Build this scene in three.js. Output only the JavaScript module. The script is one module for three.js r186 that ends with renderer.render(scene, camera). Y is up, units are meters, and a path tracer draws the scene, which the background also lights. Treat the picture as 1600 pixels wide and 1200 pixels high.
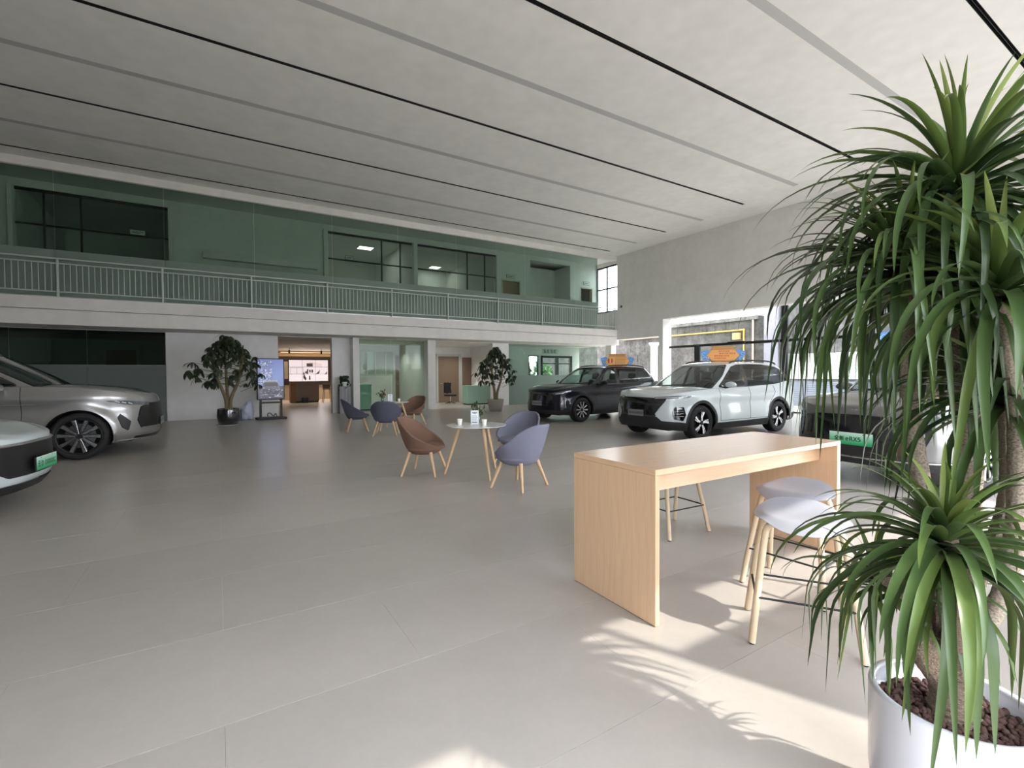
import * as THREE from 'three';
import { RoundedBoxGeometry } from 'three/addons/geometries/RoundedBoxGeometry.js';
import { mergeGeometries, mergeVertices, toCreasedNormals } from 'three/addons/utils/BufferGeometryUtils.js';
import { RectAreaLightUniformsLib } from 'three/addons/lights/RectAreaLightUniformsLib.js';
import { createNoise3D } from 'simplex-noise';

// ---------------------------------------------------------------- camera, sky, sun, exposure
const scene = new THREE.Scene();
const EYE = 1.42, FPX = 742, D2R = Math.PI / 180;
const camera = new THREE.PerspectiveCamera(2 * Math.atan(600 / FPX) / D2R, 4 / 3, 0.05, 400);
const CAM = (() => {
  const yaw = 31.74 * D2R, pit = -1.31 * D2R, roll = -0.32 * D2R;
  const f = new THREE.Vector3(Math.sin(yaw) * Math.cos(pit), Math.sin(pit), -Math.cos(yaw) * Math.cos(pit));
  const r0 = new THREE.Vector3(Math.cos(yaw), 0, Math.sin(yaw)), u0 = new THREE.Vector3().crossVectors(r0, f);
  const r = r0.clone().multiplyScalar(Math.cos(roll)).addScaledVector(u0, Math.sin(roll));
  const u = u0.clone().multiplyScalar(Math.cos(roll)).addScaledVector(r0, -Math.sin(roll));
  return { f, r, u };
})();
camera.position.set(0, EYE, 0);
camera.quaternion.setFromRotationMatrix(new THREE.Matrix4().makeBasis(CAM.r, CAM.u, CAM.f.clone().negate()));
scene.add(camera);

const SKY = new THREE.Color().setRGB(0.93, 0.98, 1.06);
scene.background = SKY;
scene.backgroundIntensity = 9;

const SUN_DIR = new THREE.Vector3(0.27, 0.74, 0.61).normalize();
const sun = new THREE.DirectionalLight(new THREE.Color().setRGB(1, 0.95, 0.86), 5);
sun.name = 'sun';
sun.position.copy(SUN_DIR).multiplyScalar(60);
sun.castShadow = true;
sun.shadow.radius = 1.6;
sun.shadow.mapSize.set(2048, 2048);
Object.assign(sun.shadow.camera, { left: -40, right: 40, top: 40, bottom: -40, near: 1, far: 160 });
scene.add(sun, sun.target);

RectAreaLightUniformsLib.init();
const renderer = new THREE.WebGLRenderer({ antialias: true });
renderer.toneMapping = THREE.LinearToneMapping;
renderer.toneMappingExposure = 1.06;
renderer.shadowMap.enabled = true;

// ---------------------------------------------------------------- helpers
// The shell of the hall was surveyed in drawing units of UNIT metres; furniture, cars and plants are in metres.
let UNIT = 1;
// a pixel of the 1600 x 1200 frame gives a direction; the plane it meets gives the distance
function at(px, py, axis, value) {
  const d = CAM.f.clone().addScaledVector(CAM.r, (px - 800) / FPX).addScaledVector(CAM.u, -(py - 600) / FPX);
  const e = EYE / UNIT, t = (value - (axis === 'y' ? e : 0)) / d[axis];
  return d.multiplyScalar(t).add(new THREE.Vector3(0, e, 0));
}
let seedState = 12345;
const rnd = () => { seedState = (seedState + 0x6d2b79f5) | 0; let t = Math.imul(seedState ^ (seedState >>> 15), 1 | seedState); t = (t + Math.imul(t ^ (t >>> 7), 61 | t)) ^ t; return ((t ^ (t >>> 14)) >>> 0) / 4294967296; };
const rr = (a, b) => a + (b - a) * rnd();
const seed = (n) => { seedState = n * 7919 + 17; };
const V = (x, y, z) => new THREE.Vector3(x, y, z);
const noise3 = createNoise3D((() => { let s = 7; return () => { s = (s * 16807) % 2147483647; return s / 2147483647; }; })());
const lerp = (a, b, t) => a + (b - a) * t, clamp = (x, a, b) => Math.min(b, Math.max(a, x));
const sstep = (a, b, x) => { const t = clamp((x - a) / (b - a), 0, 1); return t * t * (3 - 2 * t); };
function table(keys) {             // smooth (monotone-ish cubic) lookup through [x, y] keys
  const n = keys.length, m = [];
  for (let i = 0; i < n; i++) {
    const a = keys[Math.max(0, i - 1)], b = keys[Math.min(n - 1, i + 1)];
    m.push((b[1] - a[1]) / (b[0] - a[0]));
  }
  for (let i = 0; i < n - 1; i++) if (keys[i][1] === keys[i + 1][1]) { m[i] = 0; m[i + 1] = 0; }
  return (x) => {
    if (x <= keys[0][0]) return keys[0][1];
    if (x >= keys[n - 1][0]) return keys[n - 1][1];
    let i = 0; while (x > keys[i + 1][0]) i++;
    const [x0, y0] = keys[i], [x1, y1] = keys[i + 1], h = x1 - x0, t = (x - x0) / h, t2 = t * t, t3 = t2 * t;
    return (2 * t3 - 3 * t2 + 1) * y0 + (t3 - 2 * t2 + t) * h * m[i] + (-2 * t3 + 3 * t2) * y1 + (t3 - t2) * h * m[i + 1];
  };
}
const taken = new Map();
function numbered(name) { const k = taken.get(name) ?? 0; taken.set(name, k + 1); return k ? name + '_' + String(k).padStart(3, '0') : name; }
function tag(o, label, category, group) { o.userData.label = label; o.userData.category = category; if (group) o.userData.group = group; return o; }
function shade(o) { o.traverse((m) => { if (m.isMesh) { m.castShadow = true; m.receiveShadow = true; } }); return o; }
function mesh(name, geo, material, parent) {
  const g = Array.isArray(geo) ? join(geo) : geo;
  if (UNIT !== 1 && !g.userData.metres) { g.scale(UNIT, UNIT, UNIT); g.userData.metres = true; }
  const m = new THREE.Mesh(g, material);
  m.name = parent ? name : numbered(name);
  m.castShadow = m.receiveShadow = true;
  (parent ?? scene).add(m);
  return m;
}
function thing(name, label, category, pos = [0, 0, 0], turn = 0, group) {
  const o = new THREE.Group(); o.name = numbered(name); scene.add(o);
  o.position.set(...pos).multiplyScalar(UNIT); o.rotation.y = turn;
  return tag(o, label, category, group);
}
function part(name, parent) { const o = new THREE.Group(); o.name = name; parent.add(o); return o; }
function struct(name, geo, material) { const m = mesh(name, geo, material); m.userData.kind = 'structure'; return m; }
function structGroup(name) { const o = new THREE.Group(); o.name = numbered(name); o.userData.kind = 'structure'; scene.add(o); return o; }
function copy(src, pos, turn, label) {
  const c = src.clone(); c.name = numbered(src.name.replace(/_\d\d\d$/, '')); scene.add(c);
  c.userData = { ...src.userData };
  if (pos) c.position.set(...pos);
  if (turn !== undefined) c.rotation.y = turn;
  if (label) c.userData.label = label;
  return c;
}
function join(list) {
  const g = list.map((q) => { const n = q.index ? q.toNonIndexed() : q; for (const k of Object.keys(n.attributes)) if (!['position', 'normal', 'uv'].includes(k)) n.deleteAttribute(k); if (!n.attributes.uv) n.setAttribute('uv', new THREE.Float32BufferAttribute(new Float32Array(n.attributes.position.count * 2), 2)); return n; });
  return g.length === 1 ? g[0] : mergeGeometries(g);
}
// box by its extents, uv in metres
function bx(x0, x1, y0, y1, z0, z1) { const g = new THREE.BoxGeometry(x1 - x0, y1 - y0, z1 - z0); g.translate((x0 + x1) / 2, (y0 + y1) / 2, (z0 + z1) / 2); return metreUV(g); }
function rbx(x0, x1, y0, y1, z0, z1, r = 0.01, s = 2) { const g = new RoundedBoxGeometry(x1 - x0, y1 - y0, z1 - z0, s, Math.min(r, (x1 - x0) / 2.01, (y1 - y0) / 2.01, (z1 - z0) / 2.01)); g.translate((x0 + x1) / 2, (y0 + y1) / 2, (z0 + z1) / 2); return metreUV(g); }
function metreUV(g) {
  const n0 = g.index ? g.toNonIndexed() : g, p = n0.attributes.position, nn = n0.attributes.normal, uv = new Float32Array(p.count * 2);
  for (let i = 0; i < p.count; i += 3) {
    const ax = Math.abs(nn.getX(i) + nn.getX(i + 1) + nn.getX(i + 2)), ay = Math.abs(nn.getY(i) + nn.getY(i + 1) + nn.getY(i + 2)), az = Math.abs(nn.getZ(i) + nn.getZ(i + 1) + nn.getZ(i + 2));
    for (let k = i; k < i + 3; k++) {
      const x = p.getX(k), y = p.getY(k), z = p.getZ(k);
      if (ay >= ax && ay >= az) { uv[2 * k] = x; uv[2 * k + 1] = z; } else if (ax >= az) { uv[2 * k] = z; uv[2 * k + 1] = y; } else { uv[2 * k] = x; uv[2 * k + 1] = y; }
    }
  }
  n0.setAttribute('uv', new THREE.BufferAttribute(uv, 2));
  return n0;
}
function rod(a, b, r0, r1 = r0, n = 12) {
  const d = b.clone().sub(a), L = d.length(), g = new THREE.CylinderGeometry(r1, r0, L, n);
  g.translate(0, L / 2, 0); g.applyQuaternion(new THREE.Quaternion().setFromUnitVectors(V(0, 1, 0), d.normalize())); g.translate(a.x, a.y, a.z);
  return g;
}
function tube(points, r, seg = 24, n = 8, closed = false, tension = 0.5) { return new THREE.TubeGeometry(new THREE.CatmullRomCurve3(points, closed, 'catmullrom', tension), seg, r, n, closed); }
function lathe(pts, n = 32) { return new THREE.LatheGeometry(pts.map((p) => new THREE.Vector2(p[0], p[1])), n); }
function poly(pts) { const s = new THREE.Shape(); pts.forEach(([x, y], i) => (i ? s.lineTo(x, y) : s.moveTo(x, y))); return s; }
function prism(pts, depth, bevel = 0) {
  const g = new THREE.ExtrudeGeometry(Array.isArray(pts) ? poly(pts) : pts, { depth, bevelEnabled: bevel > 0, bevelThickness: bevel, bevelSize: bevel, bevelSegments: 2, curveSegments: 16 });
  return g;
}
// grid surface from f(u, v) -> Vector3; indexed with smooth normals
function sheet(f, nu, nv, flip = false) {
  const p = [], uv = [], ix = [];
  for (let i = 0; i <= nu; i++) for (let j = 0; j <= nv; j++) { const q = f(i / nu, j / nv); p.push(q.x, q.y, q.z); uv.push(i / nu, j / nv); }
  const k = (i, j) => i * (nv + 1) + j;
  for (let i = 0; i < nu; i++) for (let j = 0; j < nv; j++) { const a = k(i, j), b = k(i + 1, j), c = k(i + 1, j + 1), d = k(i, j + 1); if (flip) ix.push(a, c, b, a, d, c); else ix.push(a, b, c, a, c, d); }
  const g = new THREE.BufferGeometry();
  g.setAttribute('position', new THREE.Float32BufferAttribute(p, 3)); g.setAttribute('uv', new THREE.Float32BufferAttribute(uv, 2)); g.setIndex(ix); g.computeVertexNormals();
  return g;
}

// ---------------------------------------------------------------- textures and materials
const rgb = (r, g, b) => new THREE.Color().setRGB(r, g, b);
const hex = (h) => new THREE.Color(h);
function noiseTexture(size, f, srgb = false) {       // f(u, v) -> [r, g, b] 0..1, tiling left to the caller
  const d = new Uint8Array(size * size * 4);
  for (let y = 0; y < size; y++) for (let x = 0; x < size; x++) { const c = f(x / size, y / size), o = (y * size + x) * 4; d[o] = clamp(c[0], 0, 1) * 255; d[o + 1] = clamp(c[1], 0, 1) * 255; d[o + 2] = clamp(c[2], 0, 1) * 255; d[o + 3] = 255; }
  const t = new THREE.DataTexture(d, size, size); t.wrapS = t.wrapT = THREE.MirroredRepeatWrapping; t.magFilter = THREE.LinearFilter; t.minFilter = THREE.LinearMipmapLinearFilter; t.generateMipmaps = true; t.needsUpdate = true;
  if (srgb) t.colorSpace = THREE.SRGBColorSpace;
  return t;
}
// textures repeat mirrored, so plain noise joins up
const tn = (u, v, f, s = 0) => noise3(u * f * 2, v * f * 2, s * 1.7);
function rep(t, x, y = x) { const c = t.clone(); c.repeat.set(x, y); c.needsUpdate = true; return c; }
function std(color, roughness = 0.6, metalness = 0, extra = {}) { return new THREE.MeshStandardMaterial({ color: color.isColor ? color : hex(color), roughness, metalness, ...extra }); }
function phys(color, roughness, extra = {}) { return new THREE.MeshPhysicalMaterial({ color: color.isColor ? color : hex(color), roughness, ...extra }); }
function canvasTex(w, h, draw) {
  const c = document.createElement('canvas'); c.width = w; c.height = h; draw(c.getContext('2d'), w, h);
  const t = new THREE.CanvasTexture(c); t.colorSpace = THREE.SRGBColorSpace; return t;
}

const T = {};
T.fine = noiseTexture(256, (u, v) => { const k = 0.5 + 0.22 * tn(u, v, 6) + 0.2 * tn(u, v, 17, 3) + 0.12 * (rnd() - 0.5); return [k, k, k]; });
T.stone = noiseTexture(512, (u, v) => { const k = 0.95 + 0.01 * tn(u, v, 1.5) + 0.008 * tn(u, v, 6, 5) + 0.008 * tn(u, v, 22, 9) + 0.012 * (rnd() - 0.5); return [k, k * 0.995, k * 0.985]; }, true);
T.stoneRough = noiseTexture(256, (u, v) => { const k = 0.8 + 0.015 * tn(u, v, 3, 2); return [k, k, k]; });
T.plaster = noiseTexture(512, (u, v) => { const k = 0.965 + 0.015 * tn(u, v, 1.6) + 0.012 * tn(u, v, 5, 4) + 0.012 * (rnd() - 0.5); return [k, k, k * 0.995]; }, true);
T.wood = noiseTexture(512, (u, v) => {           // grain runs along v
  const w = u * 46 + 1.4 * tn(u, v * 0.5, 2, 1), g = Math.abs(Math.sin(w * 1.1)) * 0.5 + 0.5 * noise3(u * 190, v * 3.2, 4), fibre = noise3(u * 330, v * 9, 11);
  const k = 0.5 + 0.24 * g + 0.16 * fibre, c = [lerp(0.78, 0.88, k), lerp(0.64, 0.76, k), lerp(0.51, 0.63, k)]; return c;
}, true);
T.concrete = noiseTexture(512, (u, v) => {
  let k = 0.52 + 0.07 * tn(u, v, 1.5, 2) + 0.06 * tn(u, v, 4, 3) + 0.06 * tn(u, v, 12, 8) + 0.06 * (rnd() - 0.5);
  const run = clamp(noise3(u * 38, v * 2.2, 3) - 0.25, 0, 1) * 0.3; k -= run * clamp(0.6 + tn(u, v, 2.5, 6), 0, 1);
  return [k, k * 0.985, k * 0.96];
}, true);
T.weave = noiseTexture(128, (u, v) => { const k = 0.72 + 0.16 * Math.sin(u * 6.2832 * 32) * Math.sin(v * 6.2832 * 32) + 0.14 * (rnd() - 0.5); return [k, k, k]; });

const M = {
  floor: std(rgb(0.53, 0.495, 0.465), 0.36, 0, { map: rep(T.stone, 0.4), roughnessMap: rep(T.stoneRough, 0.35) }),
  grout: std(rgb(0.78, 0.74, 0.68), 0.55),
  wall: std(rgb(0.84, 0.825, 0.80), 0.85, 0, { map: rep(T.plaster, 0.3) }),
  ceiling: std(rgb(0.88, 0.87, 0.85), 0.9, 0, { map: rep(T.plaster, 0.25) }),
  fascia: std(rgb(0.80, 0.775, 0.75), 0.8, 0, { map: rep(T.plaster, 0.3) }),
  black: std(rgb(0.012, 0.012, 0.013), 0.5),
  blackGap: std(rgb(0.006, 0.006, 0.006), 0.9),
  greyStrip: std(rgb(0.50, 0.50, 0.50), 0.7),
  frame: std(rgb(0.035, 0.035, 0.04), 0.45, 0.3),
  glass: phys(rgb(0.97, 0.99, 0.98), 0.0, { transmission: 1, thickness: 0, ior: 1.5 }),
  greenGlass: phys(rgb(0.70, 0.775, 0.735), 0.02, { transmission: 1, thickness: 0, ior: 1.22 }),
  greenFilm: phys(rgb(0.38, 0.48, 0.425), 0.75, { transmission: 0.6, thickness: 0, ior: 1.45 }),
  rail: std(rgb(0.50, 0.56, 0.52), 0.45, 0.1),
  wood: std(rgb(1, 0.97, 0.95), 0.24, 0, { map: rep(T.wood, 1, 0.7), bumpMap: rep(T.fine, 3), bumpScale: 0.0003 }),
  leg: std(rgb(0.72, 0.49, 0.29), 0.5, 0, { map: rep(T.plaster, 4) }),
  whiteGloss: phys(rgb(0.82, 0.82, 0.82), 0.25, { clearcoat: 0.6, clearcoatRoughness: 0.1 }),
  concrete: std(rgb(0.36, 0.345, 0.335), 0.92, 0, { map: rep(T.concrete, 0.22) }),
  metal: std(rgb(0.55, 0.55, 0.56), 0.3, 1),
  chrome: std(rgb(0.75, 0.75, 0.76), 0.12, 1),
};
UNIT = 0.8875;
// ---------------------------------------------------------------- the hall
const XR = 18.29, XL = -9.2, ZF = 1.2, HC = 7.82, ZS = -18.8, ZW = -20.35, HS = 3.09, ST = 3.89, ZU = -20.4, ZEND = -34;
{
  // floor: a bed of grout with large tiles; rows 0.951 m deep, tiles 1.9 m long
  const floor = structGroup('floor');
  const rowZ = -1.555, D = 0.951, Lx = 1.9, gap = 0.0022, zNear = rowZ + 3 * D, nRows = 12, x0 = -7.6, nCols = 13;
  mesh('grout_bed', bx(XL - 0.3, XR + 0.6, -0.12, -0.004, zNear - nRows * D, ZF + 0.4), M.grout, floor);
  const tileMats = [0.97, 1, 1.03].map((k, i) => { const m = M.floor.clone(); m.color.multiplyScalar(k); m.map = T.stone.clone(); m.map.repeat.set(0.4, 0.4); m.map.offset.set(0.31 * i, 0.57 * i); m.map.needsUpdate = true; return m; });
  seed(5);
  for (let r = 0; r < nRows; r++) {
    const z1 = zNear - r * D, z0 = z1 - D;
    for (let c = 0; c < nCols; c++) {
      const xa = Math.max(XL - 0.3, x0 + c * Lx + (r % 2) * 0.95 - 0.95), xb = Math.min(XR + 0.6, x0 + (c + 1) * Lx + (r % 2) * 0.95 - 0.95);
      const a = c === 0 ? XL - 0.3 : xa, b = c === nCols - 1 ? XR + 0.6 : xb;
      mesh('floor_tile', bx(a + 0.0006, b - 0.0006, -0.02, 0, z0 + gap, z1 - gap), tileMats[(r * 5 + c * 3) % 3], floor);
    }
  }
  mesh('far_tiles', bx(XL - 0.3, XR + 0.6, -0.12, 0, ZEND, zNear - nRows * D), M.floor, floor).userData.kind = 'stuff';

  // ceiling of the hall with open slots; black slots and grey strips run along x
  const blackZ = [-2.83, -6.68, -10.59, -14.44, -18.17], blackEnd = [16.0, 16.27, 16.74, 17.02, 17.22];
  const greyZ = [-4.71, -8.61, -12.56, -16.37], greyEnd = [15.95, 16.53, 17.0, 17.21], XA = -8.4;
  const slabs = [], w = 0.05;
  let zPrev = ZF + 0.4;
  blackZ.forEach((z, i) => { slabs.push(bx(XL, XR + 0.6, HC, HC + 0.25, z + w, zPrev)); slabs.push(bx(blackEnd[i], XR + 0.6, HC, HC + 0.25, z - w, z + w)); slabs.push(bx(XL, XA, HC, HC + 0.25, z - w, z + w)); zPrev = z - w; });
  slabs.push(bx(XL, XR + 0.6, HC, HC + 0.25, ZS - 0.3, zPrev));
  struct('ceiling', slabs, M.ceiling);
  blackZ.forEach((z, i) => {
    const t = thing('ceiling_slot', 'long black linear slot recessed in the white ceiling', 'air slot', [0, 0, 0], 0, 'black slots in the ceiling');
    mesh('back', bx(XA, blackEnd[i], HC + 0.12, HC + 0.14, z - w, z + w), M.blackGap, t);
    mesh('side', bx(XA, blackEnd[i], HC + 0.002, HC + 0.12, z - w, z - w + 0.006), M.black, t);
    mesh('side', bx(XA, blackEnd[i], HC + 0.002, HC + 0.12, z + w - 0.006, z + w), M.black, t);
    mesh('blade', bx(XA, blackEnd[i], HC + 0.01, HC + 0.06, z - 0.004, z + 0.004), M.black, t);
  });
  greyZ.forEach((z, i) => {
    const t = thing('ceiling_strip', 'long pale grey cover strip along the white ceiling', 'ceiling strip', [0, 0, 0], 0, 'grey strips on the ceiling');
    mesh('cover', bx(XA, greyEnd[i], HC - 0.006, HC - 0.0005, z - 0.085, z + 0.085), M.greyStrip, t);
  });

  // right wall: bulkhead, pier, two openings; the taller one runs on towards the street front
  const T1 = 0.6;
  struct('wall_right', [
    bx(XR, XR + T1, 4.17, HC, -15.7, ZF), bx(XR, XR + T1, 3.36, HC, ZS, -15.7),
    bx(XR, XR + T1, -0.1, 3.36, -15.95, -15.7), bx(XR, XR + T1, -0.1, 4.17, -0.9, ZF),
    bx(XR, XR + T1, -0.1, 4.17, -5.55, -5.05),
  ], M.wall);
  struct('wall_left', [bx(XL - 0.3, XL, -0.1, HC, ZW - 8, ZF)], M.wall);
  // street front behind the camera: glass bays with columns between, seen only by the light they let in
  const F = 0.06, zf0 = ZF, zf1 = ZF + F;
  struct('wall_front', [
    bx(XL - 0.3, XR + T1, 4.22, HC, zf0, zf1), bx(XL - 0.3, 2.89, 3.72, 4.22, zf0, zf1),
    bx(2.23, 2.89, -0.1, 3.72, zf0, zf1), bx(XL - 0.3, -1.5, -0.1, 3.72, zf0, zf1),
    bx(3.54, 5.9, -0.1, 3.63, zf0, zf1), bx(9.4, 10, -0.1, 4.22, zf0, zf1), bx(14, 14.6, -0.1, 4.22, zf0, zf1), bx(XR - 0.3, XR + T1, -0.1, 4.22, zf0, zf1),
  ], M.wall);
  struct('trim_1', [bx(3.49, 3.54, 0, 4.22, zf0 + 0.005, zf0 + 0.055), bx(2.89, 2.93, 0, 4.22, zf0 + 0.005, zf0 + 0.055)], M.frame);
}

// ---------------------------------------------------------------- mezzanine
{
  const xa = XL, xb = XR;
  struct('wall_mezzanine', [bx(xa, xb + 0.02, HS, 3.512, ZS - 0.15, ZS), bx(xa, xb + 0.02, 3.545, ST, ZS - 0.15, ZS)], M.fascia);
  struct('trim_2', [bx(xa, xb + 0.02, 3.47, 3.585, ZS - 0.17, ZS - 0.1505)], M.fascia);
  struct('floor_mezzanine', [bx(xa, xb + 0.3, HS + 0.02, ST - 0.002, ZU - 6, ZS - 0.1705)], M.wall);
  struct('ceiling_underside', [bx(xa, xb + 0.3, HS, HS + 0.019, ZW, ZS - 0.1505)], M.ceiling);
  // bulkhead over the mezzanine glass, a step below the hall ceiling
  struct('wall_bulkhead', [bx(xa, xb + 0.6, 7.58, HC - 0.001, ZS - 0.3, ZS - 0.02)], M.wall);
  struct('ceiling_mezzanine', [bx(xa, xb + 0.6, 7.66, 7.9, ZU - 6, ZS - 0.31)], M.ceiling);

  // glazed screen: clear panes above, frosted film on the lower part
  const zg = ZS - 0.14, joints = [-9.2, -6.6, -4, -1.4, 1.15, 3.75, 6.3, 8.9, 10.9, 12.47, 14.02, 15.5, 17.02];
  const win = structGroup('window_1');
  for (let i = 0; i + 1 < joints.length; i++) {
    mesh('glass_pane', bx(joints[i] + 0.006, joints[i + 1] - 0.006, 5.29, 7.575, zg - 0.006, zg + 0.006), M.greenGlass, win);
    mesh('frosted_pane', bx(joints[i] + 0.006, joints[i + 1] - 0.006, ST + 0.01, 5.288, zg - 0.006, zg + 0.006), M.greenFilm, win);
  }
  mesh('bottom_channel', bx(xa, 17.05, ST, ST + 0.04, zg - 0.02, zg + 0.02), M.metal, win);

  // railing on the slab edge
  const rl = thing('railing', 'pale grey-green metal railing along the mezzanine edge', 'railing');
  const posts = [-8.9, -6.42, -3.94, -1.46, 1.04, 3.54, 6.0, 8.45, 10.93, 13.4, 15.92, 18.2], zr = ZS - 0.05;
  posts.forEach((x) => mesh('post', rbx(x - 0.025, x + 0.025, ST, 5.02, zr - 0.025, zr + 0.025, 0.005), M.rail, rl));
  mesh('top_rail', rbx(-9.1, 18.25, 5.0, 5.045, zr - 0.03, zr + 0.03, 0.012), M.rail, rl);
  mesh('upper_rail', rbx(-9.1, 18.25, 4.865, 4.9, zr - 0.02, zr + 0.02, 0.006), M.rail, rl);
  mesh('bottom_rail', rbx(-9.1, 18.25, 4.04, 4.075, zr - 0.02, zr + 0.02, 0.006), M.rail, rl);
  const bal = bx(-0.009, 0.009, 4.07, 4.87, zr - 0.009, zr + 0.009);
  for (let i = 0; i + 1 < posts.length; i++) {
    const n = 17;
    for (let k = 1; k <= n; k++) { const b = mesh('baluster', bal, M.rail, rl); b.position.x = UNIT * (posts[i] + (posts[i + 1] - posts[i]) * k / (n + 1)); }
  }

  // rooms behind the gallery
  const X = (px, py = 400) => at(px, py, 'z', ZU).x;
  const wallU = M.wall, pil = M.wall, roomMid = M.wall, roomDark = M.wall;
  const rooms = [[23, 264, roomDark], [512, 645, roomMid], [651, 776, roomMid]], H0 = 7.42;
  struct('wall_gallery', [bx(XL, X(15), ST, H0, ZU - 0.2, ZU), bx(X(272), X(505), ST, H0, ZU - 0.2, ZU), bx(XL, XR + 0.6, H0, 7.66, ZU - 0.2, ZU), bx(X(776), X(783), ST, H0, ZU - 0.2, ZU), bx(X(813), X(826), ST, H0, ZU - 0.2, ZU), bx(X(783), X(813), 6.28, H0, ZU - 0.2, ZU), bx(X(893), X(906), ST, H0, ZU - 0.2, ZU), bx(X(906), X(926), 6.35, H0, ZU - 0.2, ZU), bx(X(926), XR, ST, H0, ZU - 0.2, ZU), bx(X(826), X(893), ST, H0, ZU - 1.6, ZU - 1.4), bx(X(893) - 0.1, X(893), ST, H0, ZU - 1.4, ZU), bx(X(826), X(826) + 0.1, ST, H0, ZU - 1.4, ZU)], wallU);
  struct('wall_gallery_ends', [bx(XL, XR + 0.6, ST, 7.66, ZU - 6.2, ZU - 6), ...[15, 268, 508, 648, 776].map((p) => bx(X(p) - 0.06, X(p) + 0.06, ST, 7.66, ZU - 6, ZU - 0.21))], roomMid);
  [[15, 23], [264, 272], [505, 512], [645, 651]].forEach(([a, b], i) => struct('trim_' + (3 + i), [rbx(X(a), X(b), ST, H0, ZU - 0.2, ZU + 0.12, 0.01)], pil));
  rooms.forEach(([a, b, m], i) => {
    const w = structGroup('window_' + (2 + i)), xa2 = X(a) + 0.01, xb2 = X(b) - 0.01, zz = ZU - 0.1;
    const cuts = i === 0 ? [0.17, 0.4] : [0.62, 0.85];
    mesh('frame', [bx(xa2, xb2, H0 - 0.08, H0, zz - 0.03, zz + 0.03), bx(xa2, xb2, 6.3, 6.35, zz - 0.03, zz + 0.03), ...cuts.map((c) => bx(lerp(xa2, xb2, c) - 0.025, lerp(xa2, xb2, c) + 0.025, ST, H0, zz - 0.03, zz + 0.03))], M.frame, w);
    const xs = [xa2, ...cuts.map((c) => lerp(xa2, xb2, c)), xb2];
    for (let k = 0; k + 1 < xs.length; k++) {
      mesh('glass_pane', bx(xs[k] + 0.025, xs[k + 1] - 0.025, 6.35, H0 - 0.08, zz - 0.004, zz + 0.004), M.glass, w);
      mesh('glass_pane', bx(xs[k] + 0.025, xs[k + 1] - 0.025, ST, 6.3, zz - 0.004, zz + 0.004), M.glass, w);
    }
  });
  // low beam casing on the plain stretch of gallery wall
  tag(mesh('air_duct_casing', rbx(X(317), X(495), 5.76, 6.0, ZU + 0.002, ZU + 0.28, 0.01), M.wall), 'long pale casing fixed to the plain gallery wall', 'casing');
  // small room signs
  const signTex = canvasTex(128, 48, (c, w, h) => { c.fillStyle = '#dfe4df'; c.fillRect(0, 0, w, h); c.fillStyle = '#39423c'; c.fillRect(14, 16, 100, 6); c.fillRect(14, 28, 70, 5); });
  const signM = std(rgb(1, 1, 1), 0.5, 0, { map: signTex });
  [[203, 228, 357, 'small white name sign above the dark gallery office door'], [540, 553, 399, 'small white name sign above the door left of the first lit gallery office light'], [791, 804, 432, 'small name sign over the brown gallery door'], [911, 921, 443, 'small name sign over the gallery door beside the corner window']].forEach(([a, b, y, l]) => {
    const onGlass = a < 600, yy = onGlass ? 6.44 : at((a + b) / 2, y, 'z', ZU).y, s = thing('room_sign', l, 'sign', [X((a + b) / 2), yy, onGlass ? ZU - 0.1 : ZU + 0.001]);
    const w2 = (X(b) - X(a)) / 2;
    mesh('plate', rbx(-w2, w2, -0.09, 0.09, 0, 0.025, 0.006), M.frame, s);
    const f = new THREE.PlaneGeometry(w2 * 2 - 0.03, 0.15); f.translate(0, 0, 0.0265); mesh('print', f, signM, s);
  });
  // doors of the gallery
  const doorM = std(rgb(0.36, 0.25, 0.16), 0.55), frameM = std(rgb(0.62, 0.58, 0.48), 0.6);
  [[783, 813, 6.28, 0], [906, 926, 6.35, 1.1]].forEach(([a, b, top, open], i) => {
    const d = structGroup('door_' + (1 + i)), x0 = X(a), x1 = X(b);
    mesh('door_frame', [bx(x0, x0 + 0.07, ST, top, ZU - 0.2, ZU + 0.02), bx(x1 - 0.07, x1, ST, top, ZU - 0.2, ZU + 0.02), bx(x0 + 0.07, x1 - 0.07, top - 0.07, top, ZU - 0.2, ZU + 0.02)], frameM, d);
    const leaf = new THREE.Group(); leaf.name = 'door_leaf'; leaf.position.set(x0 + 0.08, 0, ZU - 0.12).multiplyScalar(UNIT); leaf.rotation.y = open; d.add(leaf);
    mesh('panel', rbx(0, x1 - x0 - 0.16, ST + 0.01, top - 0.08, -0.02, 0.02, 0.004), doorM, leaf);
    mesh('door_handle', rod(V(x1 - x0 - 0.3, ST + 1.05, 0.05), V(x1 - x0 - 0.2, ST + 1.05, 0.05), 0.012), M.metal, leaf);
  });
  // ceiling panel lights in the two lit offices
  [[571, 388, 0.36], [676, 420, 0.3]].forEach(([px, py, hw], i) => {
    const p = at(px, py, 'y', 7.62), l = thing('panel_light', ['square ceiling panel light in the gallery office beside the plain wall', 'square ceiling panel light in the gallery office beside the brown door'][i], 'light', [p.x, 7.62, Math.max(p.z, ZU - 5)], 0);
    mesh('frame', [rbx(-hw, hw, 0, 0.04, -0.3, -0.27, 0.004), rbx(-hw, hw, 0, 0.04, 0.27, 0.3, 0.004), rbx(-hw, -hw + 0.03, 0, 0.04, -0.27, 0.27, 0.004), rbx(hw - 0.03, hw, 0, 0.04, -0.27, 0.27, 0.004)], M.whiteGloss, l);
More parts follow.
